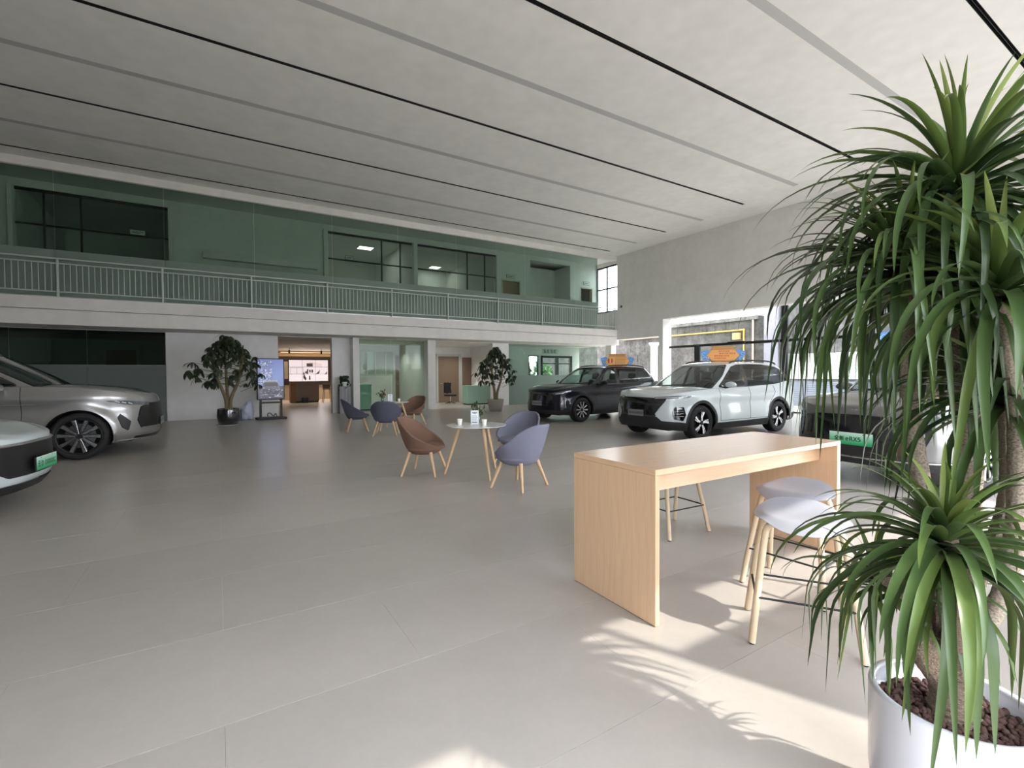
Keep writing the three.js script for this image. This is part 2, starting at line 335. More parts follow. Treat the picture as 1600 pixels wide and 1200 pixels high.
    mesh('diffuser', bx(-hw + 0.03, hw - 0.03, 0.012, 0.03, -0.27, 0.27), std(rgb(0.9, 0.9, 0.9), 0.6, 0, { emissive: rgb(1, 1, 0.98), emissiveIntensity: 6 }), l);
    const a = new THREE.RectAreaLight(rgb(1, 1, 0.97), 12, (hw * 2 - 0.06) * UNIT, 0.54 * UNIT); a.name = 'panel_glow'; a.position.set(0, 0.008, 0); l.add(a);
    a.rotation.set(-Math.PI / 2, 0, 0);
  });
  // end window of the gallery, in line with the right wall
  const gw = structGroup('window_5'), zz0 = ZU, zz1 = ZS - 0.05;
  mesh('frame', [bx(XR, XR + 0.08, 4.9, 4.98, zz0, zz1), bx(XR, XR + 0.08, 7.36, 7.44, zz0, zz1), bx(XR, XR + 0.08, 6.18, 6.25, zz0, zz1), bx(XR, XR + 0.08, 4.9, 7.44, zz0, zz0 + 0.06), bx(XR, XR + 0.08, 4.9, 7.44, -19.62, -19.56)], M.frame, gw);
  for (const [za, zb] of [[zz0 + 0.06, -19.62], [-19.56, zz1]]) for (const [ya, yb] of [[4.98, 6.18], [6.25, 7.36]]) mesh('glass_pane', bx(XR + 0.03, XR + 0.04, ya, yb, za, zb), M.glass, gw);
  struct('wall_gallery_right', [bx(XR, XR + 0.3, ST, 4.9, ZU - 6, ZS), bx(XR, XR + 0.3, 7.44, 7.66, ZU - 6, ZS), bx(XR, XR + 0.3, 4.9, 7.44, ZU - 6, ZU)], M.wall);
  struct('wall_gallery_left', [bx(XL - 0.2, XL, ST, 7.66, ZU - 6, ZS)], M.wall);
}
// ---------------------------------------------------------------- ground floor under the mezzanine
const downlights = [];
{
  const HB = HS - 0.02, whiteW = std(rgb(0.84, 0.83, 0.815), 0.8, 0, { map: rep(T.plaster, 0.3) }), brown = std(rgb(0.30, 0.21, 0.15), 0.5, 0, { map: rep(T.plaster, 0.6) });
  struct('wall_back', [bx(-1.53, 1.98, 0, HS, ZW - 0.25, ZW)], whiteW);
  struct('wall_lounge_side', [bx(3.96, 4.7, 0, HS, ZW - 0.25, ZW)], whiteW);
  struct('wall_pier', [bx(11.48, 12.4, 0, HS, ZW - 0.25, ZW)], whiteW);
  struct('wall_column', [rbx(4.69, 4.95, 0, HS, ZW - 0.1, ZW + 0.45, 0.008)], M.wall);
  struct('wall_column', [rbx(7.93, 8.3, 0, HS, ZW - 0.1, ZW + 0.45, 0.008)], M.wall);
  // left dark office behind glass
  const cabinetM = std(rgb(0.42, 0.40, 0.37), 0.6);
  struct('wall_office', [bx(XL, -1.53, 0, HS, ZW - 5.2, ZW - 5), bx(-1.53, -1.4, 0, HS, ZW - 5, ZW - 0.26)], M.wall);
  struct('ceiling_rooms', [bx(XL, XR, HB, HS - 0.001, ZW - 5.2, ZW - 0.001), bx(-6, 12.5, HB, HS + 0.1, ZEND, ZW - 5.21)], M.ceiling);
  const officeGlass = phys(rgb(0.42, 0.52, 0.47), 0.01, { transmission: 1, thickness: 0, ior: 1.35 }), officeFilm = phys(rgb(0.16, 0.19, 0.175), 0.5, { transmission: 0.3, thickness: 0 });
  const w6 = structGroup('window_6'), js = [-9.2, -7.3, -5.4, -3.6, -1.54];
  for (let i = 0; i + 1 < js.length; i++) { mesh('glass_pane', bx(js[i] + 0.005, js[i + 1] - 0.005, 1.952, HS - 0.01, ZW - 0.012, ZW), officeGlass, w6); mesh('frosted_pane', bx(js[i] + 0.005, js[i + 1] - 0.005, 0.005, 1.95, ZW - 0.012, ZW), officeFilm, w6); }
  // pale door frame, notice board and cabinet in the dark office
  const dO = structGroup('door_3');
  mesh('door_frame', [bx(-4.0, -3.9, 0, 2.75, ZW - 4.99, ZW - 4.9), bx(-2.9, -2.8, 0, 2.75, ZW - 4.99, ZW - 4.9), bx(-3.9, -2.9, 2.65, 2.75, ZW - 4.99, ZW - 4.9)], std(rgb(0.78, 0.78, 0.74), 0.6), dO);
  mesh('door_leaf', bx(-3.9, -2.9, 0, 2.65, ZW - 4.98, ZW - 4.94), std(rgb(0.42, 0.31, 0.22), 0.6), dO);
  const cab = thing('filing_cabinet', 'tall two-door cabinet standing in the dim glazed office', 'cabinet', [-6.4, 0, ZW - 4.6]);
  mesh('body', rbx(-0.9, 0.9, 0, 2.1, -0.25, 0.25, 0.01), cabinetM, cab);
  for (const s of [-0.45, 0.45]) { const d = mesh('door', rbx(s - 0.43, s + 0.43, 0.06, 2.04, 0.251, 0.27, 0.004), cabinetM, cab); mesh('handle', rod(V(s * 0.2, 1, 0.285), V(s * 0.2, 1.2, 0.285), 0.008), M.metal, d); }
  // glass of the booths and of the right room
  const w7 = structGroup('window_7');
  for (const [a, b] of [[4.955, 6.4], [6.41, 7.925]]) mesh('glass_pane', bx(a, b, 0.005, HS - 0.01, ZW - 0.012, ZW), M.greenGlass, w7);
  const w8 = structGroup('window_8'), j8 = [12.405, 14.2, 16.37, 18.28];
  for (let i = 0; i + 1 < j8.length; i++) { mesh('glass_pane', bx(j8[i] + 0.005, j8[i + 1] - 0.005, 1.492, HS - 0.01, ZW - 0.012, ZW), M.greenGlass, w8); mesh('frosted_pane', bx(j8[i] + 0.005, j8[i + 1] - 0.005, 0.005, 1.49, ZW - 0.012, ZW), M.greenFilm, w8); }
  // back walls and partitions
  struct('wall_booths', [bx(4.71, 12.5, 0, HS, ZW - 4.2, ZW - 4), bx(8.06, 8.14, 0, HS, ZW - 4, ZW - 0.26), bx(4.71, 4.95, 0, HS, ZW - 4, ZW - 0.26), bx(12.3, 12.42, 0, HS, ZW - 4.2, ZW - 1.61)], M.wall);
  const zr0 = ZW - 1.6, rightW = M.wall;
  struct('wall_right_room', [bx(12.3, 12.42, 0, HS, ZW - 1.6, ZW - 0.26), bx(12.42, 14.67, 0, HS, zr0 - 0.15, zr0), bx(14.67, 15.5, 0, 1.4, zr0 - 0.15, zr0), bx(14.67, 17.75, 2.58, HS, zr0 - 0.15, zr0), bx(15.34, 15.5, 1.4, 2.58, zr0 - 0.15, zr0), bx(17.75, XR, 0, HS, zr0 - 0.15, zr0)], rightW);
  // glazed back door of the right room with dark frame, a small window and lettering over it
  const bd = structGroup('door_4'), zd = zr0 - 0.1;
  mesh('door_frame', [bx(15.5, 15.62, 0, 2.5, zd, zd + 0.12), bx(16.55, 16.75, 0, 2.5, zd, zd + 0.12), bx(17.6, 17.75, 0, 2.5, zd, zd + 0.12), bx(15.5, 17.75, 2.46, 2.58, zd, zd + 0.12), bx(15.62, 16.55, 2.1, 2.16, zd + 0.02, zd + 0.08), bx(16.75, 17.6, 2.1, 2.16, zd + 0.02, zd + 0.08), bx(15.62, 16.55, 1.3, 1.36, zd + 0.02, zd + 0.08), bx(16.75, 17.6, 1.3, 1.36, zd + 0.02, zd + 0.08)], M.frame, bd);
  mesh('glass_pane', bx(15.62, 16.55, 0, 2.46, zd + 0.04, zd + 0.05), M.glass, bd); mesh('glass_pane', bx(16.75, 17.6, 0, 2.46, zd + 0.04, zd + 0.05), M.glass, bd);
  const w11 = structGroup('window_11');
  mesh('frame', [bx(14.67, 15.34, 1.4, 1.45, zd, zd + 0.1), bx(14.67, 15.34, 2.53, 2.58, zd, zd + 0.1), bx(14.67, 14.71, 1.45, 2.53, zd, zd + 0.1), bx(15.3, 15.34, 1.45, 2.53, zd, zd + 0.1)], frameD(), w11); mesh('glass_pane', bx(14.71, 15.3, 1.45, 2.53, zd + 0.04, zd + 0.05), M.glass, w11);
  function frameD() { return M.frame; }
  const lt = canvasTex(512, 160, (c, w, h) => { c.fillStyle = '#c6cbc6'; c.fillRect(0, 0, w, h); c.fillStyle = '#3b423f'; for (let k = 0; k < 4; k++) { const x = 40 + k * 108; c.fillRect(x, 40, 84, 12); c.fillRect(x + 34, 24, 13, 104); c.fillRect(x + 6, 76, 74, 11); c.fillRect(x, 116, 88, 12); if (k % 2) c.fillRect(x + 4, 40, 12, 84); else c.fillRect(x + 70, 60, 12, 64); } });
  const ls = new THREE.PlaneGeometry(1.15, 0.3); ls.translate(16.15, 2.83, zr0 + 0.002); tag(mesh('wall_lettering', ls, std(rgb(1, 1, 1), 0.7, 0, { map: lt })), 'dark lettering on the wall over the glazed back door', 'sign');
  // booth 1: back window, wooden door, mint counter
  const zb = ZW - 4, frameW = std(rgb(0.62, 0.63, 0.58), 0.6);
  const xb = (px) => at(px, 570, 'z', zb).x;
  const w9 = structGroup('window_9');
  mesh('frame', [bx(xb(562), xb(614), 1.5, 1.58, zb, zb + 0.06), bx(xb(562), xb(614), 2.72, 2.78, zb, zb + 0.06), ...[562, 572, 585, 601, 613].map((p) => bx(xb(p), xb(p) + 0.07, 1.58, 2.72, zb, zb + 0.06))], frameW, w9);
  for (const [a, b] of [[572, 585], [585, 601], [601, 613]]) mesh('glass_pane', bx(xb(a) + 0.07, xb(b), 1.58, 2.72, zb + 0.02, zb + 0.03), phys(rgb(0.5, 0.55, 0.48), 0.1, { transmission: 0.2, thickness: 0 }), w9);
  [[617, 640], [684, 716]].forEach(([a, b], i) => {
    const d = structGroup('door_' + (5 + i));
    mesh('door_frame', [bx(xb(a) - 0.12, xb(a), 0, 2.66, zb, zb + 0.08), bx(xb(b), xb(b) + 0.12, 0, 2.66, zb, zb + 0.08), bx(xb(a) - 0.12, xb(b) + 0.12, 2.55, 2.68, zb, zb + 0.09)], frameW, d);
    const lf = mesh('door_leaf', rbx(xb(a), xb(b), 0.01, 2.55, zb + 0.005, zb + 0.05, 0.004), brown, d);
    mesh('door_handle', rod(V(xb(a) + 0.1, 1.05, zb + 0.1), V(xb(a) + 0.22, 1.05, zb + 0.1), 0.014), M.metal, lf);
  });
  const mint = std(rgb(0.36, 0.56, 0.46), 0.5), mintTop = mint;
  function desk(name, label, x0, x1, h, z, d) {
    const t = thing(name, label, 'desk', [(x0 + x1) / 2, 0, z]), w = (x1 - x0) / 2;
    mesh('body', rbx(-w + 0.02, w - 0.02, 0.06, h - 0.04, -d / 2, d / 2, 0.01), mint, t); mesh('top', rbx(-w, w, h - 0.04, h, -d / 2 - 0.03, d / 2 + 0.03, 0.008), mintTop, t); mesh('plinth', bx(-w + 0.06, w - 0.06, 0, 0.06, -d / 2 + 0.04, d / 2 - 0.04), M.frame, t);
    return t;
  }
  desk('reception_desk', 'tall mint green counter behind the booth glass beside the white column', at(559, 600, 'z', -21.2).x, at(579, 600, 'z', -21.2).x, 1.15, -21.3, 0.6);
  desk('reception_desk', 'low mint green desk behind the potted tree with pale pot', at(727, 600, 'z', -21.8).x, at(765, 600, 'z', -21.8).x, 0.98, -21.9, 0.6);
  // dado panel below the booth window
  struct('trim_8', [bx(xb(562), xb(614), 0.01, 1.5, zb + 0.001, zb + 0.05)], M.wall);
  // brown wall panel and leaning board in booth 2
  tag(mesh('wall_panel', rbx(xb(722), xb(764), 0.01, 2.5, zb + 0.002, zb + 0.06, 0.01), std(rgb(0.25, 0.17, 0.12), 0.5)), 'dark brown wooden wall panel behind the low mint desk', 'panel');
  tag(mesh('cone_lamp', lathe([[0.001, 0.26], [0.03, 0.25], [0.05, 0.16], [0.18, 0.03], [0.17, 0], [0.001, 0]], 24), std(rgb(0.6, 0.62, 0.58), 0.4)), 'small pale cone standing on the low mint desk', 'lamp').position.set(at(745, 600, 'z', -21.9).x, 0.98, -21.9).multiplyScalar(UNIT);
  // black jacket over a chair in booth 2
  {
    const ch = thing('office_chair', 'dark office chair draped with a black jacket beside the brown booth door', 'chair', [at(704, 640, 'z', -22.8).x, 0, -22.8], 0.4);
    mesh('seat', rbx(-0.24, 0.24, 0.42, 0.5, -0.24, 0.24, 0.03), M.black, ch);
    const bk = mesh('backrest', rbx(-0.22, 0.22, 0.58, 1.08, -0.27, -0.22, 0.02), M.black, ch);
    mesh('jacket', sheet((u, v) => V(lerp(-0.27, 0.27, u), 1.12 - 0.55 * v + 0.02 * Math.sin(u * 14), -0.2 + 0.05 * Math.sin(u * 9 + v * 3) + 0.06 * v), 18, 12), std(rgb(0.02, 0.02, 0.024), 0.9), bk);
    mesh('column', rod(V(0, 0.1, 0), V(0, 0.42, 0), 0.03), M.metal, ch);
    for (let k = 0; k < 5; k++) mesh('leg', rod(V(0, 0.12, 0), V(0.27 * Math.cos(k * 1.2566), 0.04, 0.27 * Math.sin(k * 1.2566)), 0.02, 0.014), M.black, ch);
  }
  // ceiling downlights
  const dl = (px, py, label, group, warm) => {
    const p = at(px, py, 'y', HB - 0.004), t = thing('downlight', label, 'light', [p.x, HB, p.z], 0, group);
    mesh('ring', new THREE.TorusGeometry(0.065, 0.012, 8, 24).rotateX(Math.PI / 2), M.whiteGloss, t);
    const g = new THREE.CircleGeometry(0.058, 20); g.rotateX(Math.PI / 2); g.translate(0, -0.004, 0);
    mesh('lens', g, std(rgb(0.9, 0.9, 0.9), 0.5, 0, { emissive: warm ? rgb(1, 0.86, 0.66) : rgb(1, 0.97, 0.9), emissiveIntensity: 14 }), t);
    const s = new THREE.SpotLight(warm ? rgb(1, 0.82, 0.6) : rgb(1, 0.96, 0.88), warm ? 14 : 5, 0, 1.1, 0.8, 2); s.name = 'downlight_beam'; s.position.set(0, -0.02, 0); s.target.position.set(0, -2, 0); s.castShadow = true; s.shadow.radius = 2; t.add(s, s.target);
  };
  for (const [x, y] of [[577, 533.5], [614, 538], [628, 535], [604, 541], [638, 538.5], [567, 540]]) dl(x, y, 'small round downlight in the ceiling of the glazed booth', 'downlights in the glazed booth');
  for (const [x, y] of [[685, 536.5], [734, 538], [698, 543], [715, 541]]) dl(x, y, 'small round downlight in the ceiling of the open booth', 'downlights in the open booth');
  for (const [x, y] of [[443, 544.5], [516, 545.5], [510, 548]]) dl(x, y, 'small warm downlight in the lounge ceiling', 'downlights in the lounge', true);
}

// ---------------------------------------------------------------- the lounge seen through the opening
{
  const zb = -32.6, xl = (px) => at(px, 580, 'z', zb).x, warm = std(rgb(0.52, 0.40, 0.28), 0.75);
  struct('wall_lounge', [bx(-1.2, 10.5, 0, HS, zb - 0.2, zb), bx(-1.3, -1.2, 0, HS, zb, ZW - 5.2), bx(10.4, 10.5, 0, HS, zb, ZW - 4.2), bx(-1.53, -1.2, 0, HS, ZW - 5.4, ZW - 5.2), bx(1.75, 1.98, 0, HS, ZW - 3, ZW - 0.25), bx(-1.3, 1.98, 0, HS, ZW - 3.2, ZW - 3)], warm);
  // dark frame and the video wall
  const vw = thing('video_wall', 'large video wall in a dark frame behind the lounge counter', 'screen', [0, 0, zb]);
  const yT = at(480, 557, 'z', zb).y, yB = at(480, 601, 'z', zb).y, x0 = xl(436), x1 = xl(518);
  mesh('frame', rbx(x0, x1, yB, yT, 0.005, 0.12, 0.01), std(rgb(0.03, 0.022, 0.018), 0.5), vw);
  const screenTex = canvasTex(1024, 512, (c, w, h) => {
    c.fillStyle = '#efe4e6'; c.fillRect(0, 0, w, h);
    c.fillStyle = '#f7eeee'; c.fillRect(0, 330, w, 182);
    c.fillStyle = '#e6d2d0'; for (let i = 0; i < 7; i++) c.fillRect(520 + i * 46, 40 + 8 * i, 60, 90);
    c.fillStyle = '#3a2b30'; c.fillRect(455, 80, 160, 80);
    c.fillStyle = '#2c2226'; for (const [x, y, r] of [[380, 330, 30], [430, 300, 24], [480, 250, 28], [470, 300, 36], [540, 270, 30], [600, 270, 34], [390, 410, 40], [420, 450, 34], [530, 410, 26], [530, 450, 30]]) { c.beginPath(); c.ellipse(x, y, r * 0.7, r * 1.2, 0, 0, 7); c.fill(); }
    c.beginPath(); c.moveTo(680, 350); c.lineTo(810, 240); c.lineTo(780, 330); c.fill(); c.beginPath(); c.moveTo(930, 350); c.lineTo(1000, 270); c.lineTo(990, 345); c.fill();
    c.strokeStyle = '#5a4a4c'; c.lineWidth = 6; c.strokeRect(40, 190, 330, 150); c.beginPath(); c.moveTo(200, 190); c.lineTo(200, 340); c.stroke();
  });
  const px0 = xl(451), px1 = xl(512), py1 = at(480, 562.5, 'z', zb).y, py0 = at(480, 595.5, 'z', zb).y, W = (px1 - px0) / 3, H = (py1 - py0) / 3;
  for (let i = 0; i < 3; i++) for (let j = 0; j < 3; j++) {
    const g = bx(px0 + i * W + 0.008, px0 + (i + 1) * W - 0.008, py0 + j * H + 0.008, py0 + (j + 1) * H - 0.008, 0.121, 0.135), p = g.attributes.position, uv = g.attributes.uv;
    for (let k = 0; k < p.count; k++) uv.setXY(k, (p.getX(k) - px0) / (px1 - px0), (p.getY(k) - py0) / (py1 - py0));
    mesh('screen_panel', g, std(rgb(0.05, 0.05, 0.05), 0.3, 0, { emissive: rgb(1, 0.93, 0.93), emissiveMap: screenTex, emissiveIntensity: 0.95 }), vw);
  }
  const a = new THREE.RectAreaLight(rgb(1, 0.93, 0.93), 2.4, (px1 - px0) * UNIT, (py1 - py0) * UNIT); a.name = 'screen_glow'; a.position.set((px0 + px1) / 2, (py0 + py1) / 2, 0.15).multiplyScalar(UNIT); a.rotation.y = Math.PI; vw.add(a);
  // window-like poster left of the screens
  const po = mesh('wall_poster', bx(xl(440), xl(449.5), at(445, 592, 'z', zb).y, at(445, 565, 'z', zb).y, 0, 0.01), std(rgb(0.62, 0.56, 0.42), 0.7)); po.position.z = (zb + 0.125) * UNIT; tag(po, 'tall cream picture panel left of the video wall', 'picture');
  // pendant spots on a track
  [452, 502].forEach((p) => { const x = at(p, 550, 'z', -29).x, t = thing('track_spotlight', 'small dark cylinder spotlight hanging under the lounge ceiling', 'light', [x, HS - 0.02, -29], 0, 'track spotlights of the lounge'); mesh('stem', rod(V(0, -0.12, 0), V(0, 0, 0), 0.012), M.black, t); mesh('head', rod(V(0, -0.32, 0), V(0, -0.12, 0), 0.05), M.black, t); });
  // cove light at the back
  const cv = thing('cove_light', 'warm light cove along the back of the lounge ceiling', 'light', [0, HS - 0.12, zb + 0.35]);
  mesh('lip', bx(-1, 10, -0.06, -0.02, 0.1, 0.14), warm, cv);
  mesh('led_strip', bx(xl(438), xl(519), -0.02, 0.0, 0.02, 0.06), std(rgb(0.9, 0.8, 0.6), 0.6, 0, { emissive: rgb(1, 0.72, 0.38), emissiveIntensity: 2.5 }), cv);
  const cl = new THREE.RectAreaLight(rgb(1, 0.70, 0.38), 9, 6, 0.1); cl.name = 'cove_glow'; cl.position.set((xl(438) + xl(519)) / 2, -0.03, 0.04).multiplyScalar(UNIT); cl.rotation.x = -Math.PI / 2; cv.add(cl);
  // counter, stool and side cabinet
  const zc = -29.2, xc = (px) => at(px, 600, 'z', zc).x;
  const ct = thing('bar_counter', 'wide dark brown lounge counter below the video wall', 'counter', [0, 0, zc]);
  mesh('body', rbx(xc(461), xc(497), 0.08, 1.16, -0.3, 0.3, 0.01), std(rgb(0.20, 0.15, 0.12), 0.55), ct);
  mesh('top', rbx(xc(453), xc(499), 1.16, 1.2, -0.36, 0.36, 0.01), std(rgb(0.12, 0.075, 0.05), 0.4), ct);
  mesh('side_panel', rbx(xc(453), xc(461), 0, 1.16, -0.34, 0.34, 0.01), std(rgb(0.23, 0.12, 0.06), 0.5), ct);
  mesh('plinth', bx(xc(462), xc(496), 0, 0.08, -0.27, 0.27), M.black, ct);
  const st = thing('bar_stool', 'dark bar stool beside the lounge counter', 'stool', [xc(506), 0, zc + 0.9]);
  mesh('seat', rbx(-0.2, 0.2, 0.74, 0.8, -0.2, 0.2, 0.02), std(rgb(0.14, 0.09, 0.07), 0.6), st); mesh('backrest', rbx(-0.2, 0.2, 0.8, 1.05, -0.2, -0.16, 0.02), std(rgb(0.14, 0.09, 0.07), 0.6), st);
  for (const [sx, sz] of [[1, 1], [1, -1], [-1, 1], [-1, -1]]) mesh('leg', rod(V(0.23 * sx, 0, 0.23 * sz), V(0.15 * sx, 0.75, 0.15 * sz), 0.014), M.black, st);
  tag(mesh('waste_box', rbx(xc(470), xc(479), 0, 0.3, zc + 0.35, zc + 0.6, 0.02), M.black), 'small black box on the floor before the lounge counter', 'box');
}

// ---------------------------------------------------------------- right wall glazing and what lies outside
{
  const XF = XR + 0.5, f = (a) => bx(XF - 0.04, XF + 0.04, ...a), w = structGroup('window_10');
  mesh('frame', [f([2.76, 2.87, -15.7, -0.9]), f([-0.02, 2.76, -14.27, -13.98]), f([-0.02, 4.17, -10.29, -10.05]), f([-0.02, 2.76, -7.6, -7.5]), f([-0.02, 0.06, -13.98, -0.9]), f([-0.02, 4.17, -0.98, -0.9])], M.frame, w);
  for (const [a, b] of [[-15.69, -14.03], [-14.02, -12.17], [-12.16, -10.3], [-10.04, -7.6], [-7.59, -5.56], [-5.04, -3], [-2.99, -1]]) mesh('glass_pane', bx(XF - 0.006, XF + 0.006, 2.875, 4.165, a, b), M.glass, w);
  for (const [a, b] of [[-13.97, -10.3], [-10.04, -7.6], [-7.49, -5.56], [-5.04, -1]]) mesh('glass_pane', bx(XF - 0.006, XF + 0.006, 0.065, 2.755, a, b), M.glass, w);
  // door closer on the frame
  tag(mesh('door_closer', rbx(XF - 0.12, XF - 0.041, 2.78, 2.9, -12.55, -11.75, 0.01), M.black), 'black box mounted on the dark window transom', 'door closer');
  // street, pavement and neighbour buildings
  const pave = std(rgb(0.52, 0.49, 0.455), 0.9, 0, { map: rep(T.stone, 0.2) });
  struct('ground', [bx(XR + 0.6, 60, -0.4, -0.06, -60, 40), bx(XL - 30, XR + 0.6, -0.4, -0.06, ZF + 0.4, 40), bx(-40, XR + 0.6, -0.4, -0.13, -60, ZEND)], pave);
  const XN = 24, nb = thing('neighbour_building', 'low grey concrete building with purple-grey pilaster across the alley', 'building', [0, 0, 0]);
  mesh('wall', bx(XN, XN + 4, -0.06, 4.35, -34, -13.9), M.concrete, nb);
  mesh('coping', bx(XN - 0.12, XN + 4.1, 4.35, 4.55, -34, -14.3), std(rgb(0.62, 0.60, 0.57), 0.8, 0, { map: rep(T.concrete, 0.3) }), nb);
  const purple = std(rgb(0.30, 0.28, 0.34), 0.75, 0, { map: rep(T.plaster, 0.5) });
  mesh('pilaster', bx(XN - 0.25, XN + 4, -0.06, 6.4, -13.9, -13.2), purple, nb);
  mesh('side_wall', bx(XN - 0.1, XN + 4, -0.06, 6.2, -13.2, 2), std(rgb(0.42, 0.41, 0.42), 0.85, 0, { map: rep(T.concrete, 0.2) }), nb);
  // gas pipe
  const yellow = std(rgb(0.75, 0.42, 0.06), 0.5), zp = -15.1;
  const pipe = thing('gas_pipe', 'yellow gas pipe running along the grey outside wall', 'pipe', [0, 0, 0]);
  mesh('run', rod(V(XN - 0.08, 3.85, -24), V(XN - 0.08, 3.85, zp), 0.035), yellow, pipe); mesh('drop', rod(V(XN - 0.08, 3.85, zp), V(XN - 0.08, 0, zp), 0.035), yellow, pipe); mesh('elbow', new THREE.SphereGeometry(0.05, 12, 8).translate(XN - 0.08, 3.85, zp), yellow, pipe);
  mesh('valve_box', rbx(XN - 0.2, XN - 0.02, 3.35, 3.7, -15.7, -15.3, 0.01), std(rgb(0.5, 0.38, 0.14), 0.6), pipe);
  tag(mesh('drain_pipe', rod(V(XN - 0.06, -0.06, -14.6), V(XN - 0.06, 4.34, -14.6), 0.05), std(rgb(0.62, 0.42, 0.34), 0.6)), 'pinkish drain pipe beside the purple-grey pilaster', 'pipe');
  // dark doorway
  const dd = structGroup('door_7');
  mesh('door_frame', [bx(XN - 0.04, XN, 0, 2.75, -17.35, -17.25), bx(XN - 0.04, XN, 0, 2.75, -15.75, -15.65), bx(XN - 0.04, XN, 2.65, 2.75, -17.25, -15.75)], M.metal, dd);
  mesh('door_leaf', bx(XN - 0.03, XN - 0.005, 0, 2.65, -17.25, -15.75), std(rgb(0.03, 0.035, 0.035), 0.3), dd);
  // shop front: white board above a blue-grey roller shutter
  const sh = thing('roller_shutter', 'blue-grey roller shutter under a white board outside', 'shutter', [XN - 0.12, 0, 0]);
  mesh('frame', [bx(-0.06, 0.01, -0.06, 2.5, -12.75, -12.65), bx(-0.06, 0.01, -0.06, 2.5, -9.1, -9.0), bx(-0.06, 0.01, 1.15, 1.2, -12.65, -9.1)], M.metal, sh);
  for (let k = 0; k < 12; k++) mesh('slat', rbx(-0.05, 0.0, -0.05 + k * 0.1, 0.04 + k * 0.1, -12.64, -9.11, 0.01), std(rgb(0.26, 0.28, 0.34), 0.5), sh);
  const bt = canvasTex(512, 256, (c, w2, h) => { c.fillStyle = '#f2f5f3'; c.fillRect(0, 0, w2, h); c.strokeStyle = '#6f8a86'; c.lineWidth = 5; for (const [x, y, r] of [[300, 150, 34], [350, 120, 22], [390, 170, 30], [340, 190, 18]]) { c.beginPath(); c.arc(x, y, r, 0, 6.3); c.stroke(); } c.fillStyle = '#7c9691'; c.fillRect(290, 225, 120, 8); });
  const board = new THREE.PlaneGeometry(3.5, 1.2); board.rotateY(-Math.PI / 2); board.translate(-0.0605, 1.85, -10.88);
  mesh('board', bx(-0.06, 0, 1.25, 2.45, -12.63, -9.12), M.whiteGloss, sh); mesh('board_print', board, std(rgb(0.95, 0.95, 0.95), 0.6, 0, { map: bt }), sh);
  // porch column beyond the lower opening, and the cross wall behind it
  const pc = thing('porch_column', 'white round column with capital outside the low opening', 'column', [20.5, 0, -18.2]);
  mesh('shaft', rod(V(0, -0.06, 0), V(0, 3.0, 0), 0.2, 0.18, 24), M.wall, pc); mesh('capital', lathe([[0.18, 0], [0.2, 0.03], [0.2, 0.07], [0.26, 0.13], [0.28, 0.17], [0.28, 0.24], [0.001, 0.24]], 24).translate(0, 2.99, 0), M.wall, pc); mesh('base', lathe([[0.001, 0], [0.3, 0], [0.3, 0.12], [0.22, 0.2]], 24).translate(0, -0.06, 0), M.wall, pc);
  struct('trim_9', [bx(XR, XR + 0.35, -0.1, 3.36, ZS - 0.9, ZS - 0.45)], M.wall);
  // greenery behind the building, seen through the back room
  seed(77);
  for (const [x, z, h] of [[14.85, -23.2, 2.5], [16.3, -25.2, 2.2], [18.6, -26.2, 2.4]]) {
    const b = thing('garden_shrub', 'green shrub standing outside the back door of the glazed room', 'shrub', [x, 0, z], 0, 'shrubs behind the building'), fol = [];
    mesh('stem', rod(V(0, 0, 0), V(0, h * 0.6, 0), 0.04, 0.02), std(rgb(0.16, 0.11, 0.07), 0.9), b);
    for (let k = 0; k < 220; k++) { const q = new THREE.PlaneGeometry(0.16, 0.3); q.rotateX(rr(0, 3)); q.rotateY(rr(0, 6)); q.rotateZ(rr(0, 3)); const th = rr(0, 6.28), ph = rr(-1, 1), R = Math.cbrt(rnd()); q.translate(0.75 * R * Math.cos(th) * Math.sqrt(1 - ph * ph), h * 0.6 + h * 0.4 * R * ph, 0.75 * R * Math.sin(th) * Math.sqrt(1 - ph * ph)); fol.push(q); }
    const fm = mesh('foliage', fol, std(rgb(0.10, 0.22, 0.06), 0.7), b); fm.userData.kind = 'stuff';
  }
}
UNIT = 1;
